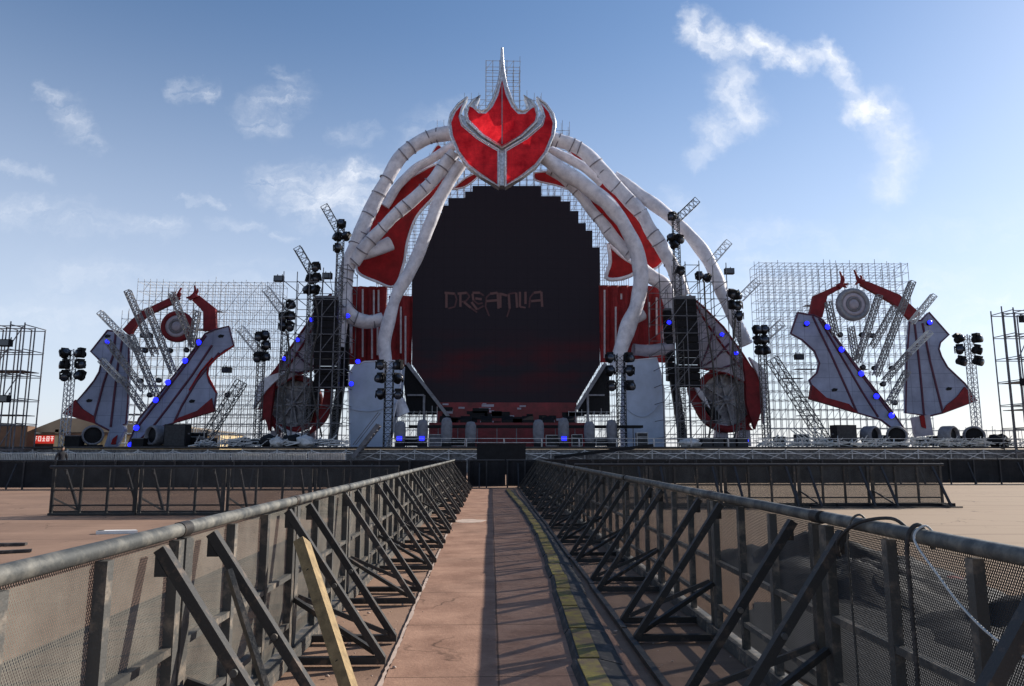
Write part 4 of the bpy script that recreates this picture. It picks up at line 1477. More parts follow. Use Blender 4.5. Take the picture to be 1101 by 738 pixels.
def spot(px, py, Y, lab, group, rz=None, size=1.0):
    """moving head lamp: clamp base, yoke of two arms, head with front glass"""
    global proto, SPOTN
    c = W(px, py, Y)
    SPOTN += 1
    rot = (random.uniform(-.7, .5), 0, random.uniform(-.9, .9) if rz is None else rz)
    if proto is None:
        t = thing('spotlight', lab, 'lamp', (0, 0, 0), group)
        link('base', MB().box((0, .0, .38), (.5, .42, .2)), M_BLACK, t)
        yk = MB().box((-.34, 0, .08), (.07, .22, .56)).box((.34, 0, .08), (.07, .22, .56)).box((0, 0, .29), (.68, .2, .06))
        link('yoke', yk, M_BLACK, t)
        hd = MB().lathe((0, 0, 0), [(.16, .34), (.26, .26), (.28, .0), (.31, -.20), (.31, -.36), (.25, -.37)], 14, 'y')
        link('head', hd, M_BLACK, t)
        link('lens', MB().lathe((0, 0, 0), [(.25, -.34), (.20, -.40), (0, -.42)], 14, 'y'), M_LENS, t)
        proto = t
        t.location = c
        t.rotation_euler = rot
        t.scale = (size,) * 3
        return t
    t = dup(proto, c, label=lab, group=group, rot=rot)
    t.scale = (size,) * 3
    return t


def cluster(pts, Y, where, group, size=1.0):
    pts = sorted(pts, key=lambda p: (round(p[1] / 6), p[0]))
    rows = []
    for p in pts:
        if rows and abs(rows[-1][0][1] - p[1]) < 5:
            rows[-1].append(p)
        else:
            rows.append([p])
    rn = {1: ['only'], 2: ['upper', 'lower'], 3: ['top', 'middle', 'bottom'], 4: ['top', 'second', 'third', 'bottom']}[len(rows)]
    for r_, nm in zip(rows, rn):
        r_.sort()
        sn = {1: ['single'], 2: ['left', 'right'], 3: ['left', 'middle', 'right']}[len(r_)]
        for p, s_ in zip(r_, sn):
            spot(p[0], p[1], Y, '%s %s black spotlight on %s' % (nm, s_, where), group, size=size)


CL = [
    ([(70, 381), (87, 381), (70, 393), (86, 393), (70, 405), (86, 405)], 'the lamp mast left of the left figure', 78, 1.05),
    ([(1031, 365), (1050, 365), (1032, 377), (1050, 377), (1033, 389), (1051, 389)], 'the lamp mast right of the right figure', 1041, 1.05),
    ([(367, 242), (363, 256), (372, 255), (363, 268)], 'the mast above the left speaker tower', 367, 1.0),
    ([(340, 288), (333, 301), (341, 300), (331, 313), (339, 313)], 'the mast in the middle of the left speaker tower', 336, 1.0),
    ([(312, 329), (305, 342), (312, 341), (304, 352), (311, 352)], 'the mast at the left side of the left speaker tower', 308, 1.0),
    ([(279, 363), (285, 362), (286, 373), (278, 385), (285, 385)], 'the mast between left wing wall and left speaker tower', 282, 1.0),
    ([(723, 234), (722, 257), (730, 258), (725, 264)], 'the mast above the right speaker tower', 726, 1.0),
    ([(731, 292), (752, 298), (760, 300)], 'the beam across the right speaker tower', 745, .95),
    ([(786, 317), (792, 319), (787, 329), (794, 330), (795, 341)], 'the mast at the right side of the right speaker tower', 790, 1.0),
    ([(814, 356), (822, 356), (815, 367), (822, 367), (816, 378), (823, 378)], 'the mast between right speaker tower and right wing wall', 818, 1.0),
    ([(409, 394), (429, 394), (409, 408), (428, 408), (409, 425), (428, 425)], 'the dark mast before the left pale block', 419, 1.05),
    ([(656, 386), (676, 386), (656, 400), (677, 400), (657, 416), (677, 416)], 'the dark mast before the right pale block', 667, 1.05),
]
for pts, where, mx_, sz in CL:
    front = 'pale block' in where
    Y = 57.0 if front else (58.5 if 'lamp mast' in where else 59.6)
    cluster(pts, Y - .1, where, 'spotlights on ' + where, sz)
    ytop = min(p[1] for p in pts) - 5
    if 'beam' in where:
        continue
    a, b_ = W(mx_, ytop, Y + .35), W(mx_, 478, Y + .35)
    b_ = V((a.x, a.y, ZD))
    single('lamp_mast', truss_mb(b_, a, .5 if not front else .62, None, .04), M_BLACKTRUSS if front else M_DKTRUSS if 'tower' in where else M_GALV, 'lattice mast holding %s lamps, %s' % ({4: 'four', 5: 'five', 6: 'six'}[len(pts)], where.replace('the lamp mast', 'standing').replace('the dark mast', 'standing dark').replace('the mast', 'standing')), 'mast', None, 'lattice lamp masts')
for a, b_, lab in (((349, 222), (366, 252), 'short dark truss sticking up left above the left speaker tower'), ((320, 267), (338, 298), 'short dark truss sticking up at the top of the left speaker tower'),
                   ((286, 311), (306, 338), 'short silver truss sticking up left of the left speaker tower'), ((258, 353), (283, 384), 'short silver truss sticking up at the right edge of the left wing wall'),
                   ((749, 216), (726, 238), 'short dark truss sticking up right above the right speaker tower'), ((783, 261), (764, 283), 'short silver truss sticking up over the right speaker tower'),
                   ((814, 303), (795, 322), 'short silver truss sticking up right of the right speaker tower'), ((840, 348), (822, 364), 'short silver truss at the left edge of the right wing wall')):
    truss('lattice_truss', a, b_, 59.8, 60.4, lab, .6, M_DKTRUSS if 'dark' in lab else M_TRUSS, 'short trusses on the masts', .045)
for pts, lab in (([(338, 316), (342, 350), (334, 400), (346, 470)], 'black cable loom hanging down the middle of the left speaker tower'),
                 ([(308, 356), (312, 390), (304, 430), (309, 476)], 'black cable loom hanging at the left side of the left speaker tower'),
                 ([(757, 303), (760, 350), (768, 410), (762, 474)], 'black cable loom hanging down the middle of the right speaker tower'),
                 ([(791, 344), (787, 390), (795, 430), (789, 476)], 'black cable loom hanging at the right side of the right speaker tower')):
    single('cable_loom', MB().tube(spline([W(x, y, 58.8) for x, y in pts], 6), .07, 8), M_RUBBER, lab, 'cable', None, 'cable looms on the speaker towers')
# flood lamps on the scaffolds
FLO = [(300, 300, 60.2, 'the top left corner of the left speaker tower'), (352, 297, 60.2, 'the top right of the left speaker tower'), (784, 292, 60.2, 'the top right corner of the right speaker tower'),
       (6, 369, 51.8, 'the upper part of the far left tower'), (4, 429, 51.8, 'the lower part of the far left tower'), (1103, 343, 51.8, 'the upper part of the far right tower'), (1104, 411, 51.8, 'the lower part of the far right tower'),
       (244, 398, 64.8, 'the left wing wall right of the gown panels'), (859, 384, 64.8, 'the right wing wall left of the gown panels')]
for px, py, Y, where in FLO:
    c = W(px, py, Y)
    t = thing('flood_lamp', 'black boxy flood lamp on %s' % where, 'lamp', (c.x, c.y, c.z - .25), 'flood lamps on the scaffolds')
    link('housing', MB().box(c, (.8, .4, .5)), M_BLACK, t)
    link('lens', MB().box(c + V((0, -.22, 0)), (.68, .04, .38)), M_LENS, t)
    link('bracket', MB().beam(c + V((-.2, .2, .25)), c + V((-.2, .25, .45)), .06, .06).beam(c + V((.2, .2, .25)), c + V((.2, .25, .45)), .06, .06), M_DKTUBE, t)
# small dark lamps spread over the wing walls
SM = [ZP(*p) for p in ((348, 262), (376, 262), (320, 322), (356, 322), (455, 322), (520, 320), (338, 442), (410, 440), (375, 498), (683, 498))]
SMR = [ZP(p[0], p[1], 3.69, 840, 280) for p in ((232, 296), (318, 296), (350, 298), (362, 300), (322, 425), (368, 428), (437, 428), (402, 492), (448, 566), (510, 420))]
for side, lst in (('left', SM), ('right', SMR)):
    lst = sorted(lst)
    for i, (px, py) in enumerate(lst):
        c = W(px, py, 64.75)
        t = thing('par_lamp', 'tiny dark lamp on the %s wing wall, %s from the left' % (side, ORD[i]), 'lamp', (c.x, c.y, c.z - .2), 'tiny lamps on the %s wing wall' % side)
        link('body', MB().lathe(c, [(.16, .25), (.22, .1), (.24, -.2), (.2, -.21)], 12, 'y'), M_BLACK, t)
        link('lens', MB().lathe(c, [(.2, -.19), (.12, -.23), (0, -.24)], 12, 'y'), M_LENS, t)
# blue lamps that are lit
BL = [(116.0, 368, 62.1, 'the shoulder of the left gown panel of the left figure')]
BL += [(*ZP(*p), 62.1, '%s down the inner edge of the left figure' % ORD[i]) for i, p in enumerate(((568, 290), (515, 362), (447, 448), (398, 518), (322, 628), (300, 696)))]
BL += [(*ZP(p[0], p[1], 3.69, 840, 280), 62.1, '%s down the inner edge of the right figure' % ORD[i]) for i, p in enumerate(((182, 265), (237, 355), (315, 450), (375, 540), (435, 616)))]
BL += [(867, 348, 62.1, 'the left shoulder of the right figure'), (999, 347, 62.1, 'the right shoulder of the right figure'),
       (335, 344, 63.8, 'the top of the left feather panel'), (320, 366, 63.8, 'the middle of the left feather panel'), (306, 386, 63.8, 'the foot of the left feather panel'),
       (374, 340, 61.8, 'the branching stub of the left tubes'), (719, 347, 63.6, 'the fin beside the right curtain'), (776, 360, 63.8, 'the middle of the right feather panel'), (791, 380, 63.8, 'the foot of the right feather panel'),
       (803, 425, 64.0, 'the rim of the right claw wheel'), (802, 474, 64.2, 'the right foot of the right claw wheel'), (385, 389, 62.0, 'the top of the left pale block'), (378, 413, 62.0, 'the left edge of the left pale block')]
for px, py, Y, where in BL:
    c = W(px, py, Y)
    t = thing('blue_lamp', 'lit blue lamp at %s' % where, 'lamp', (c.x, c.y, c.z - .3), 'lit blue lamps')
    k = .36 if 'edge of' in where and 'figure' in where else .30
    link('housing', MB().lathe(c, [(.3 * k / .62, .1), (.42 * k / .62, .0), (.42 * k / .62, -.1)], 14, 'y'), M_BLACK, t)
    link('lens', MB().lathe(c, [(.42 * k / .62, -.09), (.36 * k / .62, -.2), (.0, -.26)], 14, 'y'), M_BLUE, t)

# ------------------------------------------------------------------ covered lamps on the deck front


def covered(px, Y, h, w_, lab, blue, group, turn=0.0):
    c = W(px, 478, Y)
    t = thing('covered_lamp', lab, 'lamp', (c.x, Y, ZD), group)
    z = ZD
    link('base', MB().box((c.x, Y, z + .2), (w_ * .85, .7, .4)), M_BLACK, t)
    prof = [(w_ * .40, .4), (w_ * .5, .7), (w_ * .52, h * .6), (w_ * .48, h * .85), (w_ * .34, h * .97), (0.0, h)]
    link('cover', MB().lathe((c.x, Y, z), prof, 14), M_GREYCOVER, t)
    if blue:
        link('lit_lens', MB().box((c.x, Y - w_ * .5 - .02, z + .65), (w_ * .45, .1, .30)), M_BLUE, t)
    return t


for i, (px, bl) in enumerate(((430, 1), (454, 1), (480, 0), (506, 0), (579, 0), (606, 1), (634, 0), (658, 0))):
    covered(px, 57.2 + (.3 if i % 2 else 0), 2.0 + .15 * (i % 3), .85, 'grey covered lamp on the deck front, %s from the left, %s' % (ORD[i], 'lit blue' if bl else 'unlit'), bl, 'covered lamps on the deck front')
# round bales of covered fans on the wings
for i, (px, Y) in enumerate(((936, 57.5), (964, 57), (1020, 57), (1047, 57.4), (100, 57.6), (168, 57.6))):
    c = W(px, 466, Y)
    t = thing('wind_fan', ('grey round fan on the right wing deck, %s from the left' % ORD[i]) if i < 4 else ('grey round fan on the left wing deck, %s of two' % ('left', 'right')[i - 4]), 'fan', (c.x, Y, ZD), 'round fans on the %s wing' % ('right' if i < 4 else 'left'))
    rr_ = .78
    cz = ZD + rr_ + .1
    m3 = Matrix.Rotation(.5 * (-1 if i % 2 else 1), 3, 'Z')
    link('drum', MB().lathe((c.x, Y, cz), [(rr_ * .9, .5), (rr_, .4), (rr_, -.4), (rr_ * .9, -.5), (rr_ * .8, -.5), (rr_ * .78, -.2)], 22, 'y', m3), M_GREYCOVER, t)
    link('hub', MB().lathe((c.x, Y, cz), [(rr_ * .78, -.22), (rr_ * .3, -.28), (.0, -.32)], 18, 'y', m3), M_BLACK, t)
    link('stand', MB().box((c.x, Y, ZD + .08), (1.2, .9, .16)), M_BLACK, t)
for i, (px, w_, h) in enumerate(((222, 1.3, .62), (80, 1.1, .8), (150, .9, .6), (255, 1.1, .55))):
    c = W(px, 478, 57)
    t = thing('equipment_case', 'black equipment case on the left wing deck, %s in size' % ('smallest', 'tallest', 'middle', 'lowest')[i] if False else 'black low equipment case on the deck %s' % ('under the left figure, right of the square speaker', 'behind the person', 'under the gown panels of the left figure', 'left of the left claw wheel')[i], 'case', (c.x, 57, ZD))
    link('body', MB().box((c.x, 57, ZD + h / 2), (w_, .8, h)), M_BLACK, t)
    link('lid', MB().box((c.x, 57, ZD + h + .03), (w_ + .04, .84, .06)), M_DKTUBE, t)
for px, lab in ((189, 'square black loudspeaker on the deck under the left figure'), (909, 'square black loudspeaker on the deck under the right figure')):
    c = W(px, 470, 56.5)
    t = thing('loudspeaker', lab, 'loudspeaker', (c.x, 56.5, ZD), 'square loudspeakers on the wings')
    link('cabinet', MB().box((c.x, 56.8, ZD + .85), (1.65, 1.0, 1.7)), M_BLACK, t)
    link('grille', MB().box((c.x, 56.28, ZD + .85), (1.5, .04, 1.55)), M_FENCE, t)
    for sx in (-1, 1):
        link('handle', MB().box((c.x + sx * .84, 56.8, ZD + 1.0), (.04, .3, .12)), M_DKTUBE, t)
for i, px in enumerate((760, 772, 785, 798)):
    c = W(px, 478, 56)
    t = thing('subwoofer', 'black subwoofer under the right claw wheel, %s from the left' % ORD[i], 'loudspeaker', (c.x, 56, ZD), 'subwoofers under the right wheel')
    link('cabinet', MB().box((c.x, 56.3, ZD + .35), (.84, .9, .7)), M_BLACK, t)
    link('grille', MB().box((c.x, 55.83, ZD + .35), (.74, .03, .6)), M_FENCE, t)
# heaps of covered gear
for i, (px, Y, rx, rz, mt, lab) in enumerate(((289, 55.6, .75, .5, M_BLACK, 'black tarp covered heap of gear below the left claw wheel'), (297, 55.2, .5, .42, M_CLOTHLT, 'white cloth covered bundle beside the black heap below the left claw wheel'),
                                             (328, 55.6, .7, .45, M_CLOTHLT, 'pale cloth covered gear right of the black heap under the left wheel'), (314, 55.8, .8, .5, M_BLACK, 'black cloth covered gear between the white bundles'),
                                             (742, 55.6, .8, .35, M_CLOTHLT, 'pale cloth bundle on the deck right of the right pale block'), (1075, 55.6, .9, .5, M_BLACK, 'black covered heap on the deck before the far right tower'))):
    c = W(px, 480, Y)
    single('covered_gear', MB().ellip((c.x, Y, ZD + rz * .8), (rx, .6, rz), 18, 10, .5), mt, lab, 'covered gear')

# pale slanting boards stacked on the right wing
for i in range(6):
    a, b_ = W(850 + i * 5, 462, 56.2), W(874 + i * 5, 486, 56.2)
    single('leaning_pole', MB().beam(a, V((b_.x, b_.y, ZD)), .07, .07), M_SILVERFENCE, 'pale slanting pole on the right wing deck, %s from the left' % ORD[i], 'pole', None, 'slanting poles on the right wing')

rg = random.Random(11)
for nm, p0, p1, cnt in (('loose_scaffold_tubes', 822, 1110, 260), ('loose_scaffold_tubes', 205, 372, 130)):
    mb = MB()
    for k in range(cnt):
        q = W(p0 + (p1 - p0) * rg.random(), 480, 55.2)
        z = ZD + .05 + .55 * rg.random() ** 1.5
        a_ = rg.uniform(-.5, .5) if rg.random() < .7 else rg.uniform(.8, 1.5)
        l_ = rg.uniform(.4, 1.6)
        y_ = 54.9 + rg.random() * 1.6
        d_ = V((math.cos(a_) * l_ / 2, rg.uniform(-.2, .2), math.sin(a_) * l_ / 2 * .6))
        c_ = V((q.x, y_, max(z, ZD + abs(d_.z) + .03)))
        mb.rod(c_ - d_, c_ + d_, rg.choice((.03, .035, .06)))
    o = link(nm, mb, M_SILVERFENCE if p0 > 500 else M_GALV)
    o['kind'] = 'stuff'
rg = random.Random(23)
for i, px in enumerate((212, 262, 276, 344, 358, 444, 468, 492, 594, 620, 648, 690, 838, 862, 884, 950, 990, 1006, 1034, 1062)):
    q = W(px, 480, 58.4)
    w_, h = rg.uniform(.7, 1.3), rg.uniform(.45, 1.05)
    t = thing('flight_case', 'dark flight case with pale edges on the stage deck, %s from the left' % ORD[i], 'flight case', (q.x, 58.4, ZD), 'flight cases on the stage deck')
    link('box', MB().box((q.x, 58.4, ZD + .08 + h / 2), (w_, .7, h)), rg.choice((M_BLACK, M_GREYCOVER, M_FENCE)), t)
    ed_ = MB()
    for sx in (-1, 1):
        ed_.box((q.x + sx * w_ / 2, 58.04, ZD + .08 + h / 2), (.05, .05, h + .04))
    for zz in (.08, .08 + h * .68, .08 + h):
        ed_.box((q.x, 58.035, ZD + zz), (w_ + .04, .05, .045))
    link('edge_trim', ed_, M_GALV, t)
    for sx in (-1, 1):
        link('caster', MB().tube([(q.x + sx * w_ * .36, 58.1, ZD + .04), (q.x + sx * w_ * .36, 58.16, ZD + .04)], .045, 8), M_RUBBER, t)
# stairs up to the deck left
a, b_ = W(380, 492, 53), W(412, 458, 55.2)
t = thing('stage_stairs', 'dark steel stairs climbing to the right before the left pale block', 'stairs', (a.x, 53, .3))
n = 9
for i in range(n):
    p = V(a).lerp(V(b_), (i + .5) / n)
    link('tread', MB().box((p.x, 53.2, p.z), (.34, 1.0, .06)), M_DKTUBE, t)
for yy in (52.7, 53.7):
    link('stringer', MB().beam((a.x, yy, a.z), (b_.x, yy, b_.z), .07, .3), M_DKTUBE, t)
    link('handrail', MB().beam((a.x, yy, a.z + .9), (b_.x, yy, b_.z + .9), .05, .05), M_DKTUBE, t)
a, b_ = W(596, 492, 53.4), W(702, 479, 53.4)
single('ramp_beam', MB().beam(a, b_, .3, .22), M_BLACK, 'long dark sloping beam on the deck front right of the middle', 'beam')

# ------------------------------------------------------------------ low hall with red sign, far left
YB = 105.0
bl_, br_ = W(-40, 480, YB).x, W(236, 480, YB).x
hall = thing('market_hall', 'low sand coloured hall with red sign behind the left wing', 'building', ((bl_ + br_) / 2, YB, 0))
ze = W(100, 466, YB).z
link('wall', MB().box(((bl_ + br_) / 2, YB + 5, ze / 2), (br_ - bl_, 10, ze)), M_SAND, hall)
zr_ = W(70, 451, YB + 5).z
mb = MB()
mb.prism([(W(30, 460, YB).x, YB - .6, ze + .1), (W(70, 452, YB).x, YB - .6, zr_), (W(150, 455, YB).x, YB - .6, zr_ - .5), (br_ + .6, YB - .6, ze + .1)], 11)
link('roof', mb, M_TENT, hall)
link('eave', MB().box(((bl_ + br_) / 2 + 3, YB - .5, ze - .15), (br_ - bl_ - 6, .5, .3)), M_BROWNW, hall)
link('side_wall', MB().box((W(8, 470, YB).x, YB - 1.4, W(8, 459, YB).z / 2), (W(25, 470, YB).x - W(-40, 470, YB).x, 2, W(8, 459, YB).z)), M_BROWNW, hall)
for px in (27, 62, 67, 107):
    x = W(px, 470, YB - .3).x
    link('pillar', MB().box((x, YB - .35, W(px, 462, YB).z / 2), (.5, .5, W(px, 462, YB).z)), M_SAND, hall)
dx0, dx1 = W(34, 480, YB).x, W(57, 480, YB).x
link('door', MB().box(((dx0 + dx1) / 2, YB - .05, W(45, 477.5, YB).z / 2), (dx1 - dx0, .12, W(45, 477.5, YB).z)), M_DOORD, hall)
sx0, sx1, sz0, sz1 = W(29, 470, YB).x, W(60, 470, YB).x, W(40, 477, YB).z, W(40, 468.5, YB).z
sg = link('sign_board', MB().box(((sx0 + sx1) / 2, YB - .25, (sz0 + sz1) / 2), (sx1 - sx0, .15, sz1 - sz0)), M_SIGN, hall)
mb = MB()
# seven worn characters, too far off to read, as strokes in their places
for k in range(7):
    x = sx0 + (sx1 - sx0) * (k + .5) / 7
    wch = (sx1 - sx0) / 7 * .38
    zc = (sz0 + sz1) / 2 + .1
    hh = (sz1 - sz0) * .30
    for dz_ in (-.9, 0, .9):
        if (k * 3 + int(dz_ * 2)) % 4 != 1:
            mb.box((x, YB - .35, zc + dz_ * hh), (wch * 1.8, .04, .11))
    for dxx in ((-.7, .7) if k % 2 else (0,)):
        mb.box((x + dxx * wch, YB - .36, zc), (.10, .04, hh * 2))
link('sign_lettering', mb, M_SIGNTXT, sg)

# ------------------------------------------------------------------ barriers
# one section: along local +Y, braces towards local +X
LB = 2.1
def make_barrier(M_RAIL, M_POST, M_MESH, M_BRACE, toe=True):
  bp = thing('crowd_barrier', '', 'barrier', (0, 0, 0), 'x')
  link('top_rail', MB().tube([(0, .012, 1.155), (0, LB - .012, 1.155)], .035, 14), M_RAIL, bp)
  link('rail_sleeve', MB().tube([(0, LB - .05, 1.155), (0, LB + .05, 1.155)], .039, 14), M_BRACE, bp)
  for y, w_ in ((.06, .09), (.73, .05), (1.37, .05), (LB - .06, .06)):
      link('post', MB().box((0.0, y, .58), (.05, w_, 1.06)), M_POST, bp)
  mbp = MB()
  mbp.add([(-.028, .02, .08), (-.028, LB - .02, .08), (-.028, LB - .02, 1.135), (-.028, .02, 1.135)], [(0, 1, 2, 3)])
  link('mesh_panel', mbp, M_MESH, bp)
  for z in (.60, .24):
      for y0, y1 in ((.105, .705), (.755, 1.345), (1.395, LB - .09)):
          link('cross_rail', MB().box((.0, (y0 + y1) / 2, z), (.04, y1 - y0, .035)), M_POST, bp)
  link('base_channel', MB().box((.02, LB / 2, .035), (.17, LB - .03, .05)).box((.095, LB / 2, .075), (.012, LB - .03, .05)), M_POST, bp)
  for y in (.33, LB - .30):
      br = link('brace', MB().beam((.03, y, 1.10), (.76, y, .05), .05, .055, up=(0, 1, 0)), M_BRACE, bp)
      link('gusset', MB().prism([(.02, y - .03, 1.07), (.02, y - .03, .98), (.08, y - .03, .98)], .012), M_BRACE, br)
      link('bolt', MB().tube([(.40, y - .045, .57), (.40, y + .045, .57)], .018, 8), M_POST, br)
      link('foot_tube', MB().box((.43, y, .045), (.70, .05, .05)), M_BRACE, bp)
  for y, s_ in ((.33, -1), (LB - .30, 1)):
      link('stay', MB().beam((.70, y + s_ * .03, .09), (.04, y + s_ * .26, .42), .035, .035), M_BRACE, bp)
  if toe:
    link('toe_plate', MB().box((.80, LB / 2, .03), (.05, LB - .04, .035)), M_BRACE, bp)
  return bp


bp = make_barrier(M_RAIL, M_POST, M_MESH, M_BRACE, False)
M_MESHSHADE = perforated('shaded_perforated_sheet', (0.055, 0.053, 0.05), open_=0.75)  # left row's sheet again, with its shade put into colour and hole size
br_ = make_barrier(M_RAIL, M_POST, M_MESHSHADE, M_BRACE)
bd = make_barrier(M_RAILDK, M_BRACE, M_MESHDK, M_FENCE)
bd_first = [True]


def dup_first(proto_, i, loc, rz, lab, group):
    if i == 0:
        proto_.location = loc
        proto_.rotation_euler = (0, 0, rz)
        proto_['label'] = lab
        proto_['group'] = group
    else:
        dup(proto_, loc, rz, lab, group)


def dark_section(loc, rz, lab, group):
    if bd_first[0]:
        bd_first[0] = False
        bd.location = loc
        bd.rotation_euler = (0, 0, rz)
        bd['label'] = lab
        bd['group'] = group
    else:
        dup(bd, loc, rz, lab, group)


NB = 14
XL, XR = -1.53, 1.95
YL0, YR0 = 1.65, 2.25
first = True
for i in range(NB):
    lab = 'grey mesh barrier section along the left of the path, %s from the camera' % ORD[i]
    jit = .008 * math.sin(i * 5.1)
    if first:
        o = bp
        o.location = (XL, YL0 + LB * i, 0)
        o['label'] = lab
        o['group'] = 'barrier sections left of the path'
        first = False
    else:
        o = dup(bp, (XL + jit, YL0 + LB * i, 0), jit * .3, lab, 'barrier sections left of the path')
for i in range(NB):
    jit = .008 * math.sin(i * 4.3 + 1)
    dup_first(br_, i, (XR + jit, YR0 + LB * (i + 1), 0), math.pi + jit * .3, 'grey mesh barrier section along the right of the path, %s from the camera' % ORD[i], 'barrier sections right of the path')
# cross rows
yl = 18.2
x_end = W(52, 551, yl).x
n = int((XL - .1 - x_end) / LB)
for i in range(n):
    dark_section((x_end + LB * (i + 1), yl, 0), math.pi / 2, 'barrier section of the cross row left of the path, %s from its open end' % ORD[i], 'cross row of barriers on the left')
yr = 20.6
x_end = W(1016, 543, yr).x
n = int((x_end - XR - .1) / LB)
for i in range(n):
    dark_section((x_end - LB * (i + 1), yr, 0), -math.pi / 2, 'barrier section of the cross row right of the path, %s from its open end' % ORD[i], 'cross row of barriers on the right')


def dark_fence(x0, Y, L, label, group):
    t = thing('screened_fence', label, 'fence', (x0 + L / 2, Y, 0), group)
    mb = MB()
    k = 10
    for i in range(k):
        xa, xb = x0 + L * i / k, x0 + L * (i + 1) / k
        ya, yb = Y + .03 * math.sin(i * 2.2), Y + .03 * math.sin((i + 1) * 2.2)
        if i == k - 1:
            yb = Y
        if i == 0:
            ya = Y
        mb.add([(xa, ya, .06), (xb, yb, .06), (xb, yb, 1.1), (xa, ya, 1.1)], [(0, 1, 2, 3)], True)
        mb.add([(xa, ya + .015, .06), (xb, yb + .015, .06), (xb, yb + .015, 1.1), (xa, ya + .015, 1.1)], [(3, 2, 1, 0)], True)
    link('screen_cloth', mb, M_BLACKCLOTH, t)
    link('rail', MB().tube([(x0, Y, 1.14), (x0 + L - .02, Y, 1.14)], .04, 8), M_FENCE, t)
    for x in (x0 + .05, x0 + L / 2):
        link('post', MB().box((x, Y - .06, .57), (.06, .05, 1.14)), M_FENCE, t)
    link('brace', MB().beam((x0 + L / 2 - .3, Y - .08, 1.0), (x0 + L / 2 - .3, Y - .6, .04), .05, .05, up=(1, 0, 0)), M_FENCE, t)
    return t


YF = 30.6
LF = 2.4
n = 9
for i in range(n):
    dark_fence(-1.0 - LF * (i + 1), YF, LF - .01, 'black screened fence section left of the path end, %s from the path' % ORD[i], 'black fence sections on the left')
YF2 = 34.0
for i in range(10):
    dark_fence(2.3 + LF * i, YF2, LF - .01, 'black screened fence section right of the path end, %s from the path' % ORD[i], 'black fence sections on the right')
dark_fence(-.98, 31.4, 1.6, 'short black screened fence closing the left half of the path end', 'black fence sections across the path end')
dark_fence(.66, 31.4, 1.6, 'short black screened fence closing the right half of the path end', 'black fence sections across the path end')

# black booth behind the path end
c = W(539, 486, 33.0)
bt = thing('control_booth', 'black covered box standing behind the end of the path', 'booth', (c.x, 33, 0))
w_ = 52 * 33 / FPX
zt = W(539, 478, 33).z
link('cover', MB().box((c.x, 33.6, zt / 2 + .25), (w_, 1.1, zt - .5)), M_BLACK, bt)
link('lid', MB().box((c.x, 33.6, zt + .02), (w_ + .06, 1.16, .06)), M_BLACKCLOTH, bt)
for sx in (-1, 1):
    link('leg', MB().box((c.x + sx * w_ * .42, 33.3, .25), (.1, .1, .5)), M_DKTUBE, bt)

# silver barricades in front of the deck
YSB = 44.0
xa = W(-45, 488, YSB).x
xb = W(372, 488, YSB).x
n = 10
LBb = (xb - xa) / n
for i in range(n):
    x0 = xa + LBb * i
    t = thing('silver_barricade', 'zinc grey barred barricade before the left wing, %s from the left' % ORD[i], 'barricade', (x0 + LBb / 2, YSB, 0), 'zinc barricades before the left wing')
    z1 = 1.40
    for z in (.25, z1):
        link('rail', MB().rod((x0 + .03, YSB, z), (x0 + LBb - .06, YSB, z), .035, 6), M_SILVERFENCE, t)
    mb = MB()
    k = 22
    for j in range(k + 1):
        x = x0 + .05 + (LBb - .12) * j / k
        mb.rod((x, YSB, .25), (x, YSB, z1), .022)
    link('bar_lattice', mb, M_SILVERFENCE, t)
    mb = MB()
    mb.add([(x0 + .05, YSB + .04, .3), (x0 + LBb - .08, YSB + .04, .3), (x0 + LBb - .08, YSB + .04, z1 - .06), (x0 + .05, YSB + .04, z1 - .06)], [(0, 1, 2, 3)])
    link('infill_mesh', mb, M_ZINCMESH, t)
    for x in (x0 + .4, x0 + LBb - .4):
        link('foot', MB().box((x, YSB, .03), (.06, .7, .06)).box((x, YSB, .14), (.05, .05, .22)), M_SILVERFENCE, t)

# ------------------------------------------------------------------ person behind the left fence


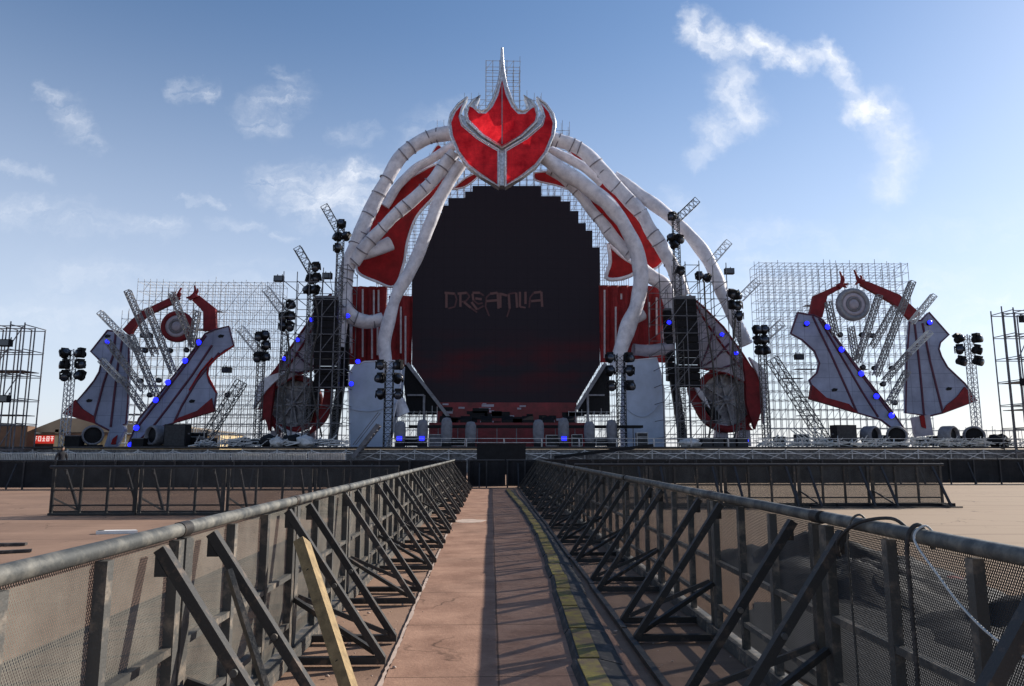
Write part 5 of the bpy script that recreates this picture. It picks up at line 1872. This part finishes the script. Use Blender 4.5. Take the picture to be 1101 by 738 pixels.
def person(x, y, rz):
    t = thing('person', 'person in dark clothes standing behind the black fence at the left', 'person', (x, y, 0))
    me = bpy.data.meshes.new('body')
    vs_ = [(0, 0, .95), (0, 0, 1.12), (0, -.01, 1.32), (0, 0, 1.45), (0, -.02, 1.55), (0, -.03, 1.64), (0, -.025, 1.72),
           (.10, 0, .88), (.11, -.02, .48), (.11, 0, .08), (.12, -.14, .04), (-.10, 0, .88), (-.12, .02, .48), (-.12, .03, .08), (-.13, -.11, .04),
           (.19, 0, 1.40), (.25, .02, 1.14), (.20, -.2, 1.02), (.16, -.28, 1.04), (-.19, 0, 1.40), (-.26, .0, 1.14), (-.24, -.18, .98), (-.22, -.26, .96)]
    ed = [(0, 1), (1, 2), (2, 3), (3, 4), (4, 5), (5, 6), (0, 7), (7, 8), (8, 9), (9, 10), (0, 11), (11, 12), (12, 13), (13, 14), (3, 15), (15, 16), (16, 17), (17, 18), (3, 19), (19, 20), (20, 21), (21, 22)]
    rad = [.15, .14, .165, .11, .055, .085, .075, .10, .07, .05, .04, .10, .07, .05, .04, .07, .05, .038, .035, .07, .05, .038, .035]
    me.from_pydata(vs_, ed, [])
    o = bpy.data.objects.new('body', me)
    COL.objects.link(o)
    o.parent = t
    md = o.modifiers.new('Skin', 'SKIN')
    for i, sv in enumerate(me.skin_vertices[0].data):
        sv.radius = (rad[i], rad[i] * (.75 if i < 4 else 1))
        sv.use_root = (i == 0)
    o.modifiers.new('Sub', 'SUBSURF').levels = 2
    o.modifiers['Sub'].render_levels = 2
    me.materials.append(M_CLOTHES)
    link('face', MB().ellip(V((x, y, 0)) + V((0, -.075, 1.645)), (.062, .055, .085), 12, 8), M_SKIN, t)
    link('hair', MB().ellip(V((x, y, 0)) + V((0, -.01, 1.70)), (.098, .11, .085), 14, 9), M_HAIR, t)
    t.rotation_euler = (0, 0, rz)
    return t


p = W(67, 484, 37)
person(p.x, 37, .9)

# ------------------------------------------------------------------ foreground things
# cable ramp sections along the path, following its slight curve
rp = [(.71, 1.0), (.71, 4.6), (.74, 6.2), (.81, 8.5), (.88, 11), (.92, 14), (.90, 18), (.84, 21.4), (.74, 25), (.66, 29.6)]
cur = spline([V((x, y, 0)) for x, y in rp], 10)
acc = [0]
for a, b_ in zip(cur, cur[1:]):
    acc.append(acc[-1] + (b_ - a).length)


def at(s_):
    for i in range(len(acc) - 1):
        if acc[i + 1] >= s_:
            u_ = (s_ - acc[i]) / max(1e-6, acc[i + 1] - acc[i])
            return cur[i].lerp(cur[i + 1], u_), (cur[i + 1] - cur[i]).normalized()
    return cur[-1], (cur[-1] - cur[-2]).normalized()


LR = .90
crp = thing('cable_ramp', '', 'cable ramp', (0, 0, .012), 'cable ramp sections on the path')
link('body', MB().prism([(-.12, .004, .012), (.24, .004, .012), (.22, .004, .022), (.09, .004, .052), (-.09, .004, .052)], LR - .012, (0, 1, 0)), M_RUBBER, crp)
link('lid', MB().box((0, LR / 2, .056), (.145, LR - .05, .012)), M_YELLOW, crp)
k = int(acc[-1] / LR)
for i in range(k):
    c, d = at(LR * (i + .0))
    rz = -math.atan2(d.x, d.y) + .02 * math.sin(i * 3.7)
    lab = 'black cable ramp section with scuffed yellow lid, %s from the camera' % ORD[i]
    if i == 0:
        crp.location = (c.x, c.y, .012)
        crp.rotation_euler = (0, 0, rz)
        crp['label'] = lab
    else:
        dup(crp, (c.x, c.y, .012), rz, lab, 'cable ramp sections on the path')

# timber leaning on the left barrier
a, b_ = V((-.84, 4.72, .05)), V((-1.34, 5.35, .90))
t = thing('timber_beam', 'raw yellow timber beam leaning on the left barrier', 'timber', (a.x, a.y, 0))
link('beam', MB().beam(a, b_, .075, .12, up=(0, 1, 0)), M_WOOD, t)
d = (b_ - a).normalized()
for f in (.22, .80):
    c = a.lerp(b_, f)
    link('bolt_hole', MB().tube([c + V((.0, -.058, 0)), c + V((.0, -.065, 0))], .016, 10), M_BLACK, t)
a, b_ = V((-.93, 3.72, .03)), V((-1.36, 3.95, .92))
mb = MB().beam(a, b_, .09, .025, up=(1, .5, 0))
single('steel_strip', mb, M_POST, 'narrow grey steel strip leaning beneath the second brace of the left barrier', 'steel strip')

# rope, cable and wire on the right barrier
pts = [W(993, 562, 3.30)]
a = V((XR - .02, 3.28, 1.205))
b_ = V((XR - .10, 2.66, .83))
rope = [V((XR + .06, 3.30, 1.15)), V((XR + .0, 3.285, 1.208)), V((XR - .065, 3.27, 1.15)), V((XR - .07, 3.1, 1.02)), V((XR - .08, 2.95, .93)), V((XR - .085, 2.78, .86)), V((XR - .07, 2.63, .82))]
single('white_rope', MB().tube(spline(rope, 6), .0052, 8), M_ROPE, 'thin white rope slung from the right barrier rail', 'rope')
cab = [V((XR + .06, 3.34, 1.10)), V((XR + .0, 3.33, 1.207)), V((XR - .062, 3.33, 1.14)), V((XR - .06, 3.34, .9)), V((XR - .065, 3.33, .5)), V((XR - .07, 3.36, .02))]
single('black_cable', MB().tube(spline(cab, 6), .010, 8), M_RUBBER, 'thick black cable hanging from the right barrier rail beside the white rope', 'cable')
cab = [V((XR + .06, 3.86, 1.12)), V((XR + .0, 3.87, 1.207)), V((XR - .064, 3.88, 1.12)), V((XR - .06, 3.9, .8)), V((XR - .062, 3.88, .4)), V((XR - .08, 3.86, .02))]
single('thin_wire', MB().tube(spline(cab, 6), .006, 6), M_POST, 'thin grey wire hanging down the right barrier at its second joint', 'wire')
cab = [V((XR + .075, 3.55, 1.16)), V((XR + .03, 3.62, 1.21)), V((XR - .05, 3.80, 1.17)), V((XR - .10, 3.92, 1.07)), V((XR - .07, 3.98, .98))]
single('black_strap', MB().tube(spline(cab, 6), .009, 8), M_RUBBER, 'short black strap wrapped over the right barrier rail by its second joint', 'strap')


# low black shapes darkening the ground behind the right barrier
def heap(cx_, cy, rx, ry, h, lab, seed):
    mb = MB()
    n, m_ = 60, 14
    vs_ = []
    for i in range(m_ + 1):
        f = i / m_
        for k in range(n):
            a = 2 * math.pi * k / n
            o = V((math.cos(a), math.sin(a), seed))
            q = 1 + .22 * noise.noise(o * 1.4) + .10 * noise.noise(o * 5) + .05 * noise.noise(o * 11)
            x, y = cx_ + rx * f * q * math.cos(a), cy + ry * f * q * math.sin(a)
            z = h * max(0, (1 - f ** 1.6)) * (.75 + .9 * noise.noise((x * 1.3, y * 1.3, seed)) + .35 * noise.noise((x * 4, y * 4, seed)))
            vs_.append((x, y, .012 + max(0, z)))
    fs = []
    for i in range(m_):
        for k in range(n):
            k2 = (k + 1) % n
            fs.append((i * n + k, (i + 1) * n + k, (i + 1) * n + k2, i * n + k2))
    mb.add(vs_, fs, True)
    single('black_ground_shape', mb, M_BLACKSHAPE, lab, 'tarp', None, 'black shapes behind the right barrier')


heap(4.35, 9.3, 1.25, 2.7, .40, 'low lumpy black shape behind the right barrier, farther from the camera', 3.0)
heap(5.2, 5.8, 1.7, 1.5, .45, 'low lumpy black shape behind the right barrier, nearer the camera', 8.0)
heap(3.9, 4.9, 1.75, 3.6, .05, 'flat black layer on the ground along the right barrier under the lumpy shapes', 5.0)
# red brown scrap between the black shapes
single('cloth_scrap', MB().ellip((5.0, 8.35, .06), (.5, .25, .08), 16, 8, .6), M_DRKRED, 'small dark red cloth scrap on the ground between the black shapes', 'cloth')

# litter on the left ground
c = G(124, 574)
t = thing('foam_board', 'white foam board piece lying on the ground left of the path', 'foam board', (c.x, c.y, 0))
link('board', MB().prism([(c.x - .30, c.y - .12, .06), (c.x - .33, c.y + .05, .06), (c.x - .1, c.y + .10, .06), (c.x + .32, c.y + .12, .06), (c.x + .40, c.y + .02, .06), (c.x + .12, c.y - .03, .06)], -.06, (0, 0, 1)), M_FOAM, t)
link('dark_hole', MB().tube([(c.x - .26, c.y - .02, .06), (c.x - .26, c.y - .02, .066)], .06, 12), M_BLACK, t)
for i, (p0, p1, lab) in enumerate((((0, 598), (34, 594), 'dark flat plank lying on the left ground nearest the barrier'), ((4, 588), (28, 587), 'thin dark plank lying on the left ground behind another'))):
    a, b_ = G(*p0), G(*p1)
    single('ground_plank', MB().beam(V((a.x - .6, a.y, .03)), V((b_.x, b_.y, .03)), .09, .04), M_RUBBER, lab, 'plank')
# thin pale patch laid on the left half of the path
c = G(506, 561)
mb = MB()
pp = []
for k in range(40):
    a_ = 2 * math.pi * k / 40
    q = 1 + .25 * noise.noise((math.cos(a_) * 1.5, math.sin(a_) * 1.5, 2)) + .14 * noise.noise((math.cos(a_) * 6, math.sin(a_) * 6, 5))
    pp.append((c.x - .02 + .34 * q * math.cos(a_), c.y + .42 * q * math.sin(a_), .0155))
mb.prism(pp, -.003, (0, 0, 1))
single('pale_patch', mb, M_DUST, 'thin pale patch on the left half of the path', 'cement patch')
# long timber lying before the right cross row
a, b_ = G(900, 546), G(1026, 545)
single('ground_timber', MB().beam(V((a.x, a.y, .05)), V((b_.x, b_.y, .05)), .12, .1), M_BLACK, 'long dark timber lying before the cross row right of the path', 'timber')
